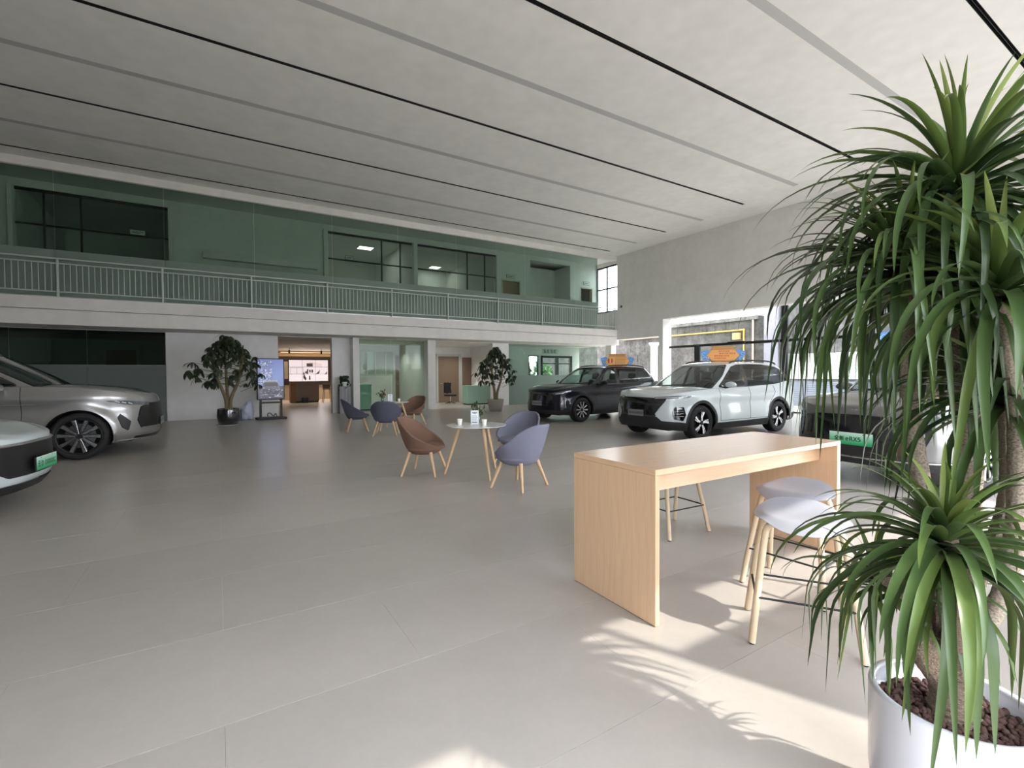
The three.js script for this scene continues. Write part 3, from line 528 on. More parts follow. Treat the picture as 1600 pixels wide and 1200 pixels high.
// ---------------------------------------------------------------- bar table and stools
{
  const t = thing('bar_table', 'long pale oak bar table with panel ends and apron', 'table', [2.045, 0, -1.805], -0.4 * D2R), L = 2.07, D = 0.715, H = 0.88, th = 0.034;
  const grainX = M.wood.clone(); grainX.map = T.wood.clone(); grainX.map.rotation = Math.PI / 2; grainX.map.repeat.set(1, 0.7); grainX.map.needsUpdate = true;
  const seam = 0.30;
  mesh('table_top', rbx(0, L, H - th, H, -D, 0, 0.003), grainX, t);
  mesh('end_panel', rbx(0, th, 0.004, H - th - 0.0005, -seam + 0.0006, 0, 0.002), M.wood, t); mesh('end_panel', rbx(0, th, 0.004, H - th - 0.0005, -D, -seam - 0.0006, 0.002), M.wood, t);
  mesh('end_panel', rbx(L - 0.05, L, 0.004, H - th - 0.0005, -D, 0, 0.002), M.wood, t);
  mesh('apron', rbx(th + 0.0005, L - 0.0505, H - th - 0.13, H - th - 0.0005, -0.16, -0.13, 0.002), grainX, t);
  mesh('apron', rbx(th + 0.0005, L - 0.0505, H - th - 0.13, H - th - 0.0005, -D + 0.13, -D + 0.16, 0.002), grainX, t);
  mesh('foot_strip', bx(0.004, th - 0.004, 0, 0.0035, -D + 0.005, -0.005), M.black, t); mesh('foot_strip', bx(L - 0.046, L - 0.004, 0, 0.0035, -D + 0.005, -0.005), M.black, t);

  // stool: moulded shell on two bent-wood arches with a black foot frame
  const seatM = std(rgb(0.37, 0.375, 0.425), 0.42), birch = std(rgb(0.78, 0.62, 0.42), 0.45, 0, { map: rep(T.plaster, 4) });
  const st = thing('bar_stool', 'grey moulded bar stool with bent wood legs standing apart from the table', 'stool', [2.65, 0, -1.34], 2.18 + Math.PI, 'grey bar stools at the oak table');
  const seatH = 0.66;
  const top = (u, v) => {                       // front of the seat is +z, low back lip at -z
    const a = u * Math.PI * 2, r = v, x = 0.225 * r * Math.sin(a) * (1 + 0.05 * Math.cos(a)), z = 0.20 * r * Math.cos(a);
    const back = sstep(0.02, -0.2, z), front = sstep(0.08, 0.2, z);
    return V(x, seatH + 0.034 * back * back * (1 - 0.35 * Math.pow(Math.abs(x) / 0.23, 2)) - 0.04 * front * front - 0.022 * sstep(0.8, 1, r) * (1 - back) - 0.012 * (1 - r), z - 0.015 * back);
  };
  const shell = [sheet(top, 48, 14), sheet((u, v) => { const p = top(u, v); const k = 1 - Math.pow(v, 6); p.y -= 0.004 + 0.03 * k; return p; }, 48, 14, true), sheet((u, v) => { const p = top(u, 1); p.y -= 0.004 * v; const k = 1 + 0.01 * Math.sin(v * Math.PI); p.x *= k; p.z *= k; return p; }, 48, 3)];
  mesh('seat_shell', shell, seatM, st);
  // arches: feet A,B and C,D
  const fx = 0.245, fz = 0.195, ty = seatH - 0.05;
  for (const sz of [-1, 1]) {
    const P = [V(-fx, 0.006, sz * fz), V(-fx * 0.86, ty * 0.5, sz * fz * 0.72), V(-fx * 0.73, ty - 0.07, sz * fz * 0.47), V(-fx * 0.66, ty - 0.015, sz * fz * 0.43), V(-fx * 0.5, ty, sz * fz * 0.42), V(0, ty, sz * fz * 0.42), V(fx * 0.5, ty, sz * fz * 0.42), V(fx * 0.66, ty - 0.015, sz * fz * 0.43), V(fx * 0.73, ty - 0.07, sz * fz * 0.47), V(fx * 0.86, ty * 0.5, sz * fz * 0.72), V(fx, 0.006, sz * fz)];
    mesh('leg_arch', tube(P, 0.0175, 80, 10), birch, st);
    for (const sx of [-1, 1]) mesh('foot_pad', rod(V(sx * fx, 0, sz * fz), V(sx * fx, 0.008, sz * fz), 0.013), M.black, st);
  }
  mesh('mount', [rbx(-0.09, 0.09, ty + 0.013, ty + 0.034, -0.1, 0.1, 0.004)], M.black, st);
  const ry = 0.235, kx = fx * 0.915, kz = fz * 0.84;
  mesh('footrest', [rod(V(-kx, ry, -kz), V(kx, ry, -kz), 0.006, 0.006, 8), rod(V(-kx, ry, kz), V(kx, ry, kz), 0.006, 0.006, 8), rod(V(-kx, ry, -kz), V(-kx, ry, kz), 0.006, 0.006, 8), rod(V(kx, ry, -kz), V(kx, ry, kz), 0.006, 0.006, 8)], M.black, st);
  copy(st, [3.2, 0, -1.66], 1.66 + Math.PI, 'grey moulded bar stool with bent wood legs tucked against the oak table beside another stool');
  copy(st, [3.46, 0, -2.86], -0.05, 'bar stool on the far side of the oak table, its seat hidden by the table');
}
// ---------------------------------------------------------------- shell armchairs and round tables
{
  const fab = (c) => std(c, 0.95, 0, { bumpMap: rep(T.weave, 6), bumpScale: 0.001 });
  const F = { brown: fab(rgb(0.205, 0.118, 0.082)), lilac: fab(rgb(0.20, 0.20, 0.265)), slate: fab(rgb(0.10, 0.105, 0.15)) };
  const hRim = table([[0, 0.79], [0.45, 0.785], [0.9, 0.72], [1.4, 0.585], [1.9, 0.5], [2.3, 0.44], [2.7, 0.395], [3.1416, 0.385]]);
  const rimAt = (a) => { const f = Math.abs(a), h = hRim(f), back = sstep(1.5, 0.2, f); return V(0.355 * Math.sin(a), h, -0.30 * Math.cos(a) - 0.07 * back); };
  const shellG = (() => {
    const f = (u, v) => {
      const a = (u - 0.5) * Math.PI * 2, R = rimAt(a), bot = V(0.20 * Math.sin(a), 0.30, -0.19 * Math.cos(a) + 0.02), seat = V(0.235 * Math.sin(a), 0.375, -0.225 * Math.cos(a) + 0.02);
      if (v < 0.5) { const t = v / 0.5, k = Math.pow(t, 0.62); const p = V(lerp(bot.x, R.x, k), lerp(0.30, R.y, t), lerp(bot.z, R.z, k)); return p; }
      const t = clamp((v - 0.58) / 0.42, 0, 1), ro = Math.sin(clamp((v - 0.5) / 0.08, 0, 1) * Math.PI) * 0.012, ins = 0.036 * clamp((v - 0.5) / 0.08, 0, 1), l = Math.hypot(R.x, R.z) || 1, k = 1 - Math.pow(1 - t, 0.62);
      const q = V(R.x - (R.x / l) * ins, R.y + ro, R.z - (R.z / l) * ins);
      return V(lerp(q.x, seat.x, Math.pow(t, 1.5)), lerp(q.y, 0.36, t), lerp(q.z, seat.z, Math.pow(t, 1.5)));
    };
    const g = sheet(f, 72, 44); return join([g, rod(V(0, 0.29, 0.02), V(0, 0.315, 0.02), 0.17, 0.2, 40)]);
  })();
  const cushG = sheet((u, v) => { const a = u * Math.PI * 2, r = Math.sin(v * Math.PI * 0.5), y = 0.37 + 0.065 * Math.pow(Math.cos(v * Math.PI * 0.5), 0.55); return V(0.285 * r * Math.sin(a), v > 0.97 ? 0.365 : y, 0.27 * r * Math.cos(a) + 0.045); }, 48, 14, true);
  function chair(label, pos, face, m) {        // face: direction the sitter looks, [x, z]
    const t = thing('shell_armchair', label, 'chair', pos, Math.atan2(face[0], face[1]));
    mesh('shell', shellG, m, t); mesh('seat_cushion', cushG, m, t);
    for (const [sx, sz] of [[1, 1], [1, -1], [-1, 1], [-1, -1]]) mesh('leg', rod(V(sx * 0.265, 0, sz * 0.245 + 0.02), V(sx * 0.17, 0.325, sz * 0.15 + 0.02), 0.016, 0.025), M.leg, t);
    return t;
  }
  const T1 = [3.07, -5.92], T2 = [3.78, -11.95];
  chair('brown fabric shell armchair at the round table with two cups, wooden legs', [2.47, 0, -6.42], [0.72, 0.62], F.brown);
  chair('lilac grey shell armchair with its back turned, at the round table with two cups', [3.2, 0, -4.98], [-0.35, -0.94], F.lilac);
  chair('lilac grey shell armchair facing the round table with two cups, behind another lilac chair', [3.98, 0, -6.28], [-0.88, 0.35], F.lilac);
  chair('slate blue shell armchair seen side on at the further round table', [2.92, 0, -12.15], [1, 0.15], F.slate);
  chair('slate blue shell armchair with its back turned, at the further round table', [3.3, 0, -10.9], [0.42, -0.9], F.slate);
  chair('brown shell armchair across the further round table from the slate chairs', [4.55, 0, -12.55], [-0.85, 0.5], F.brown);
  const topM = phys(rgb(0.78, 0.78, 0.77), 0.22, { clearcoat: 0.4 });
  function roundTable(label, x, z, a0) {
    const t = thing('round_table', label, 'table', [x, 0, z]);
    mesh('table_top', lathe([[0.001, 0.684], [0.39, 0.684], [0.415, 0.69], [0.42, 0.696], [0.415, 0.7], [0.001, 0.7]], 64), topM, t);
    for (let k = 0; k < 3; k++) { const a = a0 + k * 2.0944; mesh('leg', rod(V(0.455 * Math.cos(a), 0, 0.455 * Math.sin(a)), V(0.24 * Math.cos(a), 0.68, 0.24 * Math.sin(a)), 0.017, 0.027), M.leg, t); }
    mesh('leg_brace', [0, 1, 2].map((k) => { const a = a0 + k * 2.0944; return rod(V(0, 0.655, 0), V(0.25 * Math.cos(a), 0.655, 0.25 * Math.sin(a)), 0.018, 0.018, 8); }), M.leg, t);
  }
  roundTable('round white table with two paper cups and a menu card, nearest the oak bar table', ...T1, 1.66);
  roundTable('round white table with red flowers, between the slate and brown chairs', ...T2, 0.5);
  // cups, cards, vases
  const cupTex = canvasTex(256, 128, (c, w, h) => { c.fillStyle = '#f4f3ee'; c.fillRect(0, 0, w, h); c.fillStyle = '#46443f'; for (const x of [52, 180]) { c.fillRect(x, 68, 26, 10); c.fillRect(x + 6, 56, 12, 8); } });
  const cupM = std(rgb(0.95, 0.95, 0.93), 0.6, 0, { map: cupTex });
  const cup = (x, z, label) => { const t = thing('paper_cup', label, 'cup', [x, 0.7, z]); mesh('wall', lathe([[0.028, 0], [0.036, 0.082], [0.034, 0.082], [0.027, 0.004]], 28), cupM, t); mesh('rim', new THREE.TorusGeometry(0.036, 0.0025, 8, 28).rotateX(Math.PI / 2).translate(0, 0.082, 0), cupM, t); mesh('base', rod(V(0, 0, 0), V(0, 0.006, 0), 0.028), cupM, t); };
  cup(2.86, -6.02, 'white paper cup beside the menu card, on the brown chair side of the table');
  cup(3.12, -5.78, 'white paper cup beside the menu card, on the lilac chair side of the table');
  cup(3.93, -11.86, 'small white paper cup on the further round table');
  const cardTex = canvasTex(192, 256, (c, w, h) => { c.fillStyle = '#f1f3f4'; c.fillRect(0, 0, w, h); c.fillStyle = '#3d4650'; c.fillRect(30, 34, 130, 14); c.fillRect(60, 58, 70, 8); c.fillStyle = '#9aa8b5'; for (let k = 0; k < 6; k++) c.fillRect(26, 96 + k * 18, 120 + (k % 3) * 12, 6); c.fillStyle = '#3d4650'; c.fillRect(24, 218, 140, 14); });
  const card = (x, z, turn, label) => {
    const t = thing('menu_card', label, 'card', [x, 0.7, z], turn);
    mesh('stand', [rbx(-0.055, 0.055, 0, 0.008, -0.035, 0.035, 0.002), rbx(-0.055, 0.055, 0.008, 0.2, -0.006, 0.006, 0.002)], phys(rgb(0.85, 0.88, 0.9), 0.1), t);
    for (const s of [-1, 1]) mesh('print', new THREE.PlaneGeometry(0.106, 0.185).rotateY(s > 0 ? 0 : Math.PI).translate(0, 0.104, s * 0.0065), std(rgb(1, 1, 1), 0.5, 0, { map: cardTex }), t);
  };
  card(3.06, -5.95, -0.6, 'white upright menu card between two paper cups');
  card(3.72, -11.92, -0.3, 'white upright menu card beside the red flowers');
  seed(31);
  const vase = (x, z, label, red, y = 0.7) => {
    const t = thing('flower_vase', label, 'vase', [x, y, z]);
    mesh('vase', lathe([[0.001, 0], [0.035, 0], [0.042, 0.04], [0.03, 0.1], [0.024, 0.13], [0.02, 0.13], [0.026, 0.1], [0.036, 0.04], [0.001, 0.006]], 24), phys(rgb(0.6, 0.66, 0.64), 0.05, { transmission: 0.8, thickness: 0 }), t);
    const lf = [], fl = [], sm = [];
    for (let k = 0; k < 16; k++) {
      const a = rr(0, 6.28), sp = rr(0.03, 0.14), h = rr(0.18, 0.32), e = V(sp * Math.cos(a), h, sp * Math.sin(a)); sm.push(rod(V(0, 0.05, 0), e, 0.0025, 0.0015, 5));
      if (red && k < 7) fl.push(new THREE.IcosahedronGeometry(rr(0.018, 0.028), 1).scale(1, 0.7, 1).translate(e.x, e.y, e.z));
      for (let j = 0; j < 4; j++) { const q = new THREE.CircleGeometry(0.02, 6).scale(0.6, 1.6, 1); q.rotateX(rr(-1.2, 1.2)); q.rotateY(rr(0, 6)); const b = V(0, 0.05, 0).lerp(e, rr(0.5, 1)); q.translate(b.x + rr(-0.02, 0.02), b.y, b.z + rr(-0.02, 0.02)); lf.push(q); }
    }
    mesh('stems', sm, std(rgb(0.06, 0.1, 0.03), 0.8), t); mesh('leaves', lf, std(rgb(0.04, 0.07, 0.03), 0.7), t).userData.kind = 'stuff';
    if (red) mesh('blossoms', fl, std(rgb(0.30, 0.02, 0.03), 0.7), t).userData.kind = 'stuff';
  };
  vase(3.2, -6.12, 'small vase of dark green sprigs behind the menu card', false);
  vase(3.56, -12.05, 'small vase with red blossoms on the further round table', true);
}
// ---------------------------------------------------------------- signage screen, bags and planter by the white wall
{
  const p0 = at(418, 654.5, 'y', 0), t = thing('signage_screen', 'upright digital poster screen on a black floor stand beside the lounge opening', 'screen', [p0.x + 0.1, 0, p0.z + 0.1], 0.12);
  mesh('base', rbx(-0.42, 0.42, 0, 0.06, -0.22, 0.22, 0.01), M.black, t);
  for (const s of [-1, 1]) mesh('post', rbx(s * 0.3 - 0.03, s * 0.3 + 0.03, 0.06, 0.75, -0.03, 0.03, 0.006), M.black, t);
  mesh('cross_bar', rbx(-0.3, 0.3, 0.5, 0.55, -0.02, 0.02, 0.004), M.black, t);
  mesh('casing', rbx(-0.4, 0.4, 0.62, 1.93, -0.04, 0.04, 0.012), M.black, t);
  const tex = canvasTex(512, 880, (c, w, h) => {
    const g = c.createLinearGradient(0, 0, w, h); g.addColorStop(0, '#35499a'); g.addColorStop(0.5, '#6f86c4'); g.addColorStop(1, '#8d93a8'); c.fillStyle = g; c.fillRect(0, 0, w, h); seed(41);
    for (let k = 0; k < 260; k++) { const x = rr(0, 260), y = rr(40, 520), s = rr(10, 34); c.fillStyle = ['#2b2f4c', '#4a4d66', '#8d92a6', '#c4c8d2', '#5a6ba8'][Math.floor(rr(0, 5))]; c.fillRect(x, y, s, s * rr(0.5, 1.3)); }
    c.fillStyle = '#4a4757'; c.fillRect(0, 600, w, 280); c.fillStyle = '#5b5764'; c.beginPath(); c.moveTo(60, 640); c.quadraticCurveTo(110, 470, 250, 462); c.quadraticCurveTo(380, 462, 440, 640); c.lineTo(440, 800); c.lineTo(60, 800); c.fill();
    c.fillStyle = '#a7a9b6'; c.fillRect(90, 470, 300, 26); c.fillStyle = '#2a2833'; c.fillRect(110, 520, 280, 80); c.fillStyle = '#34313c'; c.fillRect(90, 660, 330, 110);
    for (let k = 0; k < 60; k++) { c.fillStyle = ['#c9cad2', '#77748a', '#3b3947'][Math.floor(rr(0, 3))]; c.fillRect(rr(30, 470), rr(600, 860), rr(8, 40), rr(5, 20)); }
    c.fillStyle = '#d2d4da'; c.fillRect(320, 820, 160, 14);
  });
  mesh('screen', new THREE.PlaneGeometry(0.74, 1.25).translate(0, 1.275, 0.0412), std(rgb(0.03, 0.03, 0.03), 0.25, 0, { emissive: rgb(1, 1, 1), emissiveMap: tex, emissiveIntensity: 0.8 }), t);
  const gl = new THREE.RectAreaLight(rgb(0.6, 0.65, 0.9), 0.5, 0.74, 1.25); gl.name = 'screen_glow'; gl.position.set(0, 1.275, 0.06); gl.rotation.y = Math.PI; t.add(gl);
  mesh('cable', tube([V(-0.1, 0.08, 0.05), V(-0.12, 0.16, 0.06), V(-0.05, 0.2, 0.05), V(0.05, 0.1, 0.06), V(0.12, 0.17, 0.05), V(0.16, 0.08, 0.05)], 0.012, 40), M.black, t);
  // plastic bag and blue box
  const b0 = at(391, 656, 'y', 0), bag = thing('plastic_bag', 'crumpled white and blue plastic bag leaning by the white wall', 'bag', [b0.x - 0.08, 0, b0.z - 0.15]); bag.scale.set(0.85, 1, 0.85);
  const g = new THREE.SphereGeometry(1, 28, 20), p = g.attributes.position; for (let i = 0; i < p.count; i++) { const x = p.getX(i), y = p.getY(i), z = p.getZ(i), k = 1 + 0.16 * noise3(x * 2.2, y * 2.2, z * 2.2) + 0.06 * noise3(x * 7, y * 7, z * 7); p.setXYZ(i, x * 0.22 * k, Math.max(0, 0.26 + y * 0.28 * k + 0.12 * Math.max(0, y) * x), z * 0.17 * k); } g.computeVertexNormals();
  mesh('sack', g, std(rgb(0.50, 0.53, 0.66), 0.35), bag); mesh('knot', new THREE.ConeGeometry(0.05, 0.14, 12).rotateZ(-0.5).translate(0.14, 0.60, 0), std(rgb(0.50, 0.53, 0.66), 0.35), bag);
  const c0 = at(379, 655, 'y', 0), cb = thing('gift_box', 'small navy blue box with a white label beside the plastic bag', 'box', [c0.x - 0.16, 0, c0.z + 0.45], 0.1);
  mesh('carton', rbx(-0.15, 0.15, 0, 0.42, -0.12, 0.12, 0.006), std(rgb(0.02, 0.03, 0.07), 0.5), cb); mesh('label_patch', bx(-0.09, -0.02, 0.12, 0.28, 0.1205, 0.122), std(rgb(0.5, 0.52, 0.55), 0.5), cb); cb.scale.setScalar(0.8);
  // planter cabinet with a trailing plant
  const q0 = at(538, 640, 'y', 0), pl = thing('planter_cabinet', 'narrow grey planter cabinet with trailing leafy plant beside the white column', 'planter', [3.86, 0, -17.72]);
  mesh('cabinet', rbx(-0.2, 0.2, 0, 0.98, -0.16, 0.16, 0.008), std(rgb(0.26, 0.26, 0.27), 0.6), pl);
  for (const s of [-0.1, 0.02, 0.13]) mesh('rib', rbx(s - 0.02, s + 0.02, 0.02, 0.96, 0.161, 0.175, 0.004), std(rgb(0.33, 0.33, 0.34), 0.6), pl);
  mesh('pot', lathe([[0.001, 0], [0.09, 0], [0.12, 0.16], [0.105, 0.16], [0.08, 0.02]], 24).translate(0, 0.98, 0), M.whiteGloss, pl);
  seed(51); const lv = []; for (let k = 0; k < 130; k++) { const q = new THREE.CircleGeometry(0.05, 7).scale(0.75, 1.2, 1), a = rr(0, 6.28), r = rr(0.02, 0.22); q.rotateX(rr(-1, 1)); q.rotateY(rr(0, 6)); q.translate(r * Math.cos(a), 1.14 + rr(-0.02, 0.18) - (r > 0.15 ? rr(0, 0.55) : 0), Math.max(-0.1, r * Math.sin(a))); lv.push(q); }
  mesh('foliage', lv, std(rgb(0.03, 0.055, 0.025), 0.6), pl).userData.kind = 'stuff';
}
// ---------------------------------------------------------------- cars
// local axes: x forward, y up, z to the car's right; origin on the ground between the axles
const CM = {
  grilleDark: std(rgb(0.008, 0.008, 0.009), 0.45),
  tyre: std(rgb(0.014, 0.014, 0.015), 0.75), alloyDark: std(rgb(0.02, 0.02, 0.022), 0.35, 0.4), alloy: std(rgb(0.62, 0.63, 0.65), 0.22, 1), disc: std(rgb(0.12, 0.12, 0.125), 0.45, 1),
  clad: std(rgb(0.016, 0.016, 0.018), 0.6), gloss: phys(rgb(0.008, 0.008, 0.010), 0.12, { clearcoat: 1, clearcoatRoughness: 0.05 }), well: std(rgb(0.006, 0.006, 0.006), 0.95),
  glass: phys(rgb(0.62, 0.68, 0.67), 0.0, { transmission: 1, thickness: 0, ior: 1.5 }), tint: phys(rgb(0.34, 0.37, 0.38), 0.0, { transmission: 1, thickness: 0, ior: 1.5 }),
  lamp: phys(rgb(0.10, 0.11, 0.12), 0.08, { clearcoat: 1 }), lampWhite: phys(rgb(0.85, 0.87, 0.9), 0.15, { clearcoat: 1 }), tail: phys(rgb(0.22, 0.01, 0.012), 0.15, { clearcoat: 1 }),
  seat: std(rgb(0.05, 0.05, 0.055), 0.8), seatGrey: std(rgb(0.16, 0.155, 0.15), 0.8), dash: std(rgb(0.03, 0.03, 0.033), 0.7), trimSilver: std(rgb(0.55, 0.56, 0.57), 0.25, 0.9),
};
const paint = (c, extra = {}) => phys(c, 0.32, { clearcoat: 1, clearcoatRoughness: 0.04, ...extra });
const SOUP = 8;                                  // x y z nx ny nz s t
function soupOf(g, st) { const n = g.index ? g.index.count : g.attributes.position.count, out = new Float32Array(n * SOUP), p = g.attributes.position, nn = g.attributes.normal; for (let i = 0; i < n; i++) { const k = g.index ? g.index.getX(i) : i; out.set([p.getX(k), p.getY(k), p.getZ(k), nn.getX(k), nn.getY(k), nn.getZ(k), st[2 * k], st[2 * k + 1]], i * SOUP); } return Array.from(out); }
function soupGeo(a) {
  const n = a.length / SOUP, p = new Float32Array(n * 3), m = new Float32Array(n * 3);
  for (let i = 0; i < n; i++) for (let c = 0; c < 3; c++) { p[3 * i + c] = a[SOUP * i + c]; m[3 * i + c] = a[SOUP * i + 3 + c]; }
  const g = new THREE.BufferGeometry(); g.setAttribute('position', new THREE.BufferAttribute(p, 3)); g.setAttribute('normal', new THREE.BufferAttribute(m, 3)); g.setAttribute('uv', new THREE.BufferAttribute(new Float32Array(n * 2), 2));
  return g;
}
function soupMirror(a) { const out = []; for (let i = 0; i < a.length; i += 3 * SOUP) for (const k of [0, 2, 1]) { const o = i + k * SOUP; out.push(a[o], a[o + 1], -a[o + 2], a[o + 3], a[o + 4], -a[o + 5], a[o + 6], a[o + 7]); } return out; }
function soupShift(a, d) { const o = a.slice(); for (let i = 0; i < o.length; i += SOUP) for (let c = 0; c < 3; c++) o[i + c] += d * o[i + 3 + c]; return o; }
function cut(a, f) {                              // splits triangles along f = 0; returns [f < 0, f >= 0]
  const inn = [], out = [];
  for (let i = 0; i < a.length; i += 3 * SOUP) {
    const v = [0, 1, 2].map((k) => a.slice(i + k * SOUP, i + (k + 1) * SOUP)), d = v.map((q) => f(q[0], q[1], q[2], q[6], q[7]));
    if (d[0] < 0 && d[1] < 0 && d[2] < 0) { for (const q of v) inn.push(...q); continue; }
    if (d[0] >= 0 && d[1] >= 0 && d[2] >= 0) { for (const q of v) out.push(...q); continue; }
    const A = [], B = [];
    for (let k = 0; k < 3; k++) {
      const p = v[k], q = v[(k + 1) % 3], dp = d[k], dq = d[(k + 1) % 3];
      (dp < 0 ? A : B).push(p);
      if ((dp < 0) !== (dq < 0)) { const t = dp / (dp - dq), m = p.map((x, c) => x + (q[c] - x) * t); A.push(m); B.push(m); }
    }
    for (let k = 1; k + 1 < A.length; k++) inn.push(...A[0], ...A[k], ...A[k + 1]);
    for (let k = 1; k + 1 < B.length; k++) out.push(...B[0], ...B[k], ...B[k + 1]);
  }
  return [inn, out];
}
function sdPoly(P) {                              // signed distance to a polygon, negative inside
  return (x, y) => {
    let d = 1e9, s = 1;
    for (let i = 0, j = P.length - 1; i < P.length; j = i++) {
      const ex = P[j][0] - P[i][0], ey = P[j][1] - P[i][1], wx = x - P[i][0], wy = y - P[i][1], t = clamp((wx * ex + wy * ey) / (ex * ex + ey * ey), 0, 1);
      const bx2 = wx - ex * t, by2 = wy - ey * t; d = Math.min(d, bx2 * bx2 + by2 * by2);
      const c1 = y >= P[i][1], c2 = y < P[j][1], c3 = ex * wy > ey * wx;
      if ((c1 && c2 && c3) || (!c1 && !c2 && !c3)) s = -s;
    }
    return s * Math.sqrt(d);
  };
}
const pw = (x, n) => Math.sign(x) * Math.pow(Math.abs(x), 2 / n);
function outlineOf(xf, cf, nf, xr, cr, nr, W, kF = 40, kS = 120, kR = 36, sideIn = () => 0) {
  const P = [];
  for (let i = 0; i <= kF; i++) { const a = (i / kF) * Math.PI / 2; P.push([xf - cf + cf * pw(Math.cos(a), nf), W * pw(Math.sin(a), nf), i / kF]); }
  const xa = xf - cf, xb = xr + cr;
  for (let i = 1; i < kS; i++) P.push([lerp(xa, xb, i / kS), W, 1 + i / kS]);
  for (let i = 0; i <= kR; i++) { const a = (1 - i / kR) * Math.PI / 2; P.push([xr + cr - cr * pw(Math.cos(a), nr), W * pw(Math.sin(a), nr), 2 + i / kR]); }
  return P.map(([x, z, q]) => [x, Math.max(0, z - sideIn(x) * Math.min(1, z / W)), q]);
}
function fixSeam(g) { const p = g.attributes.position, n = g.attributes.normal; for (let i = 0; i < p.count; i++) if (Math.abs(p.getZ(i)) < 1e-4) { const x = n.getX(i), y = n.getY(i), l = Math.hypot(x, y) || 1; n.setXYZ(i, x / l, y / l, 0); } return g; }

const wheelCache = new Map();
function wheelParts(R, rim, style) {
  const key = R + '/' + rim + '/' + style;
  if (wheelCache.has(key)) return wheelCache.get(key);
  const w = 0.115, P = [];
  P.push([rim, -w + 0.01], [rim + 0.02, -w - 0.004], [R - 0.045, -w - 0.006], [R - 0.015, -w + 0.012], [R, -w + 0.04], [R, w - 0.04], [R - 0.015, w - 0.012], [R - 0.045, w + 0.006], [rim + 0.02, w + 0.004], [rim, w - 0.01]);
  const tyre = lathe(P, 48).rotateX(Math.PI / 2);
  const barrel = lathe([[rim - 0.02, -w], [rim + 0.001, -w + 0.02], [rim - 0.02, -0.02], [rim - 0.02, w - 0.03], [rim + 0.004, w - 0.004], [rim - 0.004, w + 0.006], [rim - 0.018, w - 0.004], [rim - 0.026, w - 0.03]], 48).rotateX(Math.PI / 2);
  const discG = join([rod(V(0, 0, 0.0), V(0, 0, 0.02), rim * 0.68, rim * 0.68, 40), rod(V(0, 0, 0.02), V(0, 0, 0.055), 0.08, 0.075, 24)]);
  const back = rod(V(0, 0, -0.06), V(0, 0, -0.04), rim - 0.022, rim - 0.022, 32);
  const hub = join([rod(V(0, 0, 0.05), V(0, 0, 0.1), 0.062, 0.05, 24), rod(V(0, 0, 0.1), V(0, 0, 0.108), 0.032, 0.03, 20)]);
  const r1 = rim - 0.012, spoke = [], face = [];
  const blade = (pts, z0, th) => prism(pts, th, 0.003).translate(0, 0, z0);
  if (style === 'twin') {            // five pairs of slim blades that fork towards the rim
    for (const s of [-1, 1]) {
      const pts = [[0.035, s * 0.002], [0.035, s * 0.034], [0.13, s * 0.062], [r1, s * 0.118], [r1, s * 0.05], [0.14, s * 0.018]];
      spoke.push(blade(s > 0 ? pts.slice().reverse() : pts, 0.055, 0.04));
      const f2 = [[0.04, s * 0.006], [0.13, s * 0.026], [r1 - 0.004, s * 0.058], [r1 - 0.004, s * 0.108], [0.13, s * 0.054], [0.045, s * 0.028]];
      face.push(blade(s > 0 ? f2 : f2.slice().reverse(), 0.099, 0.002));
    }
  } else {                           // five broad swept blades
    const pts = [[0.03, -0.03], [0.12, -0.034], [r1, -0.085], [r1, -0.01], [0.16, 0.012], [0.06, 0.04], [0.03, 0.03]];
    spoke.push(blade(pts, 0.055, 0.04));
    face.push(blade([[0.045, -0.02], [0.12, -0.026], [r1 - 0.004, -0.078], [r1 - 0.004, -0.03], [0.14, 0.0], [0.055, 0.02]], 0.099, 0.002));
    face.push(blade([[0.1, 0.012], [r1 - 0.004, 0.005], [r1 - 0.004, 0.014], [0.11, 0.028]], 0.099, 0.002));
    spoke.push(blade([[0.08, 0.008], [r1, 0.0], [r1, 0.02], [0.09, 0.034]], 0.06, 0.034));
  }
  const out = { tyre, barrel, discG, back, hub, spoke: join(spoke), face: join(face) };
  wheelCache.set(key, out); return out;
}
function addWheel(car, x, z, R, rim, style, spin, faceMat) {
  const P = wheelParts(R, rim, style), g = part('wheel', car);
  g.position.set(x, R, z); g.rotation.set(0, z > 0 ? 0 : Math.PI, 0);
  mesh('tyre', P.tyre, CM.tyre, g); mesh('rim', P.barrel, CM.alloyDark, g); mesh('brake_disc', P.discG, CM.disc, g); mesh('rim_back', P.back, CM.well, g); mesh('hub', P.hub, CM.alloyDark, g);
  for (let k = 0; k < 5; k++) { const a = mesh('spoke', P.spoke, CM.alloyDark, g), b = mesh('spoke_face', P.face, faceMat, g); a.rotation.z = b.rotation.z = spin + k * 1.25664; }
}

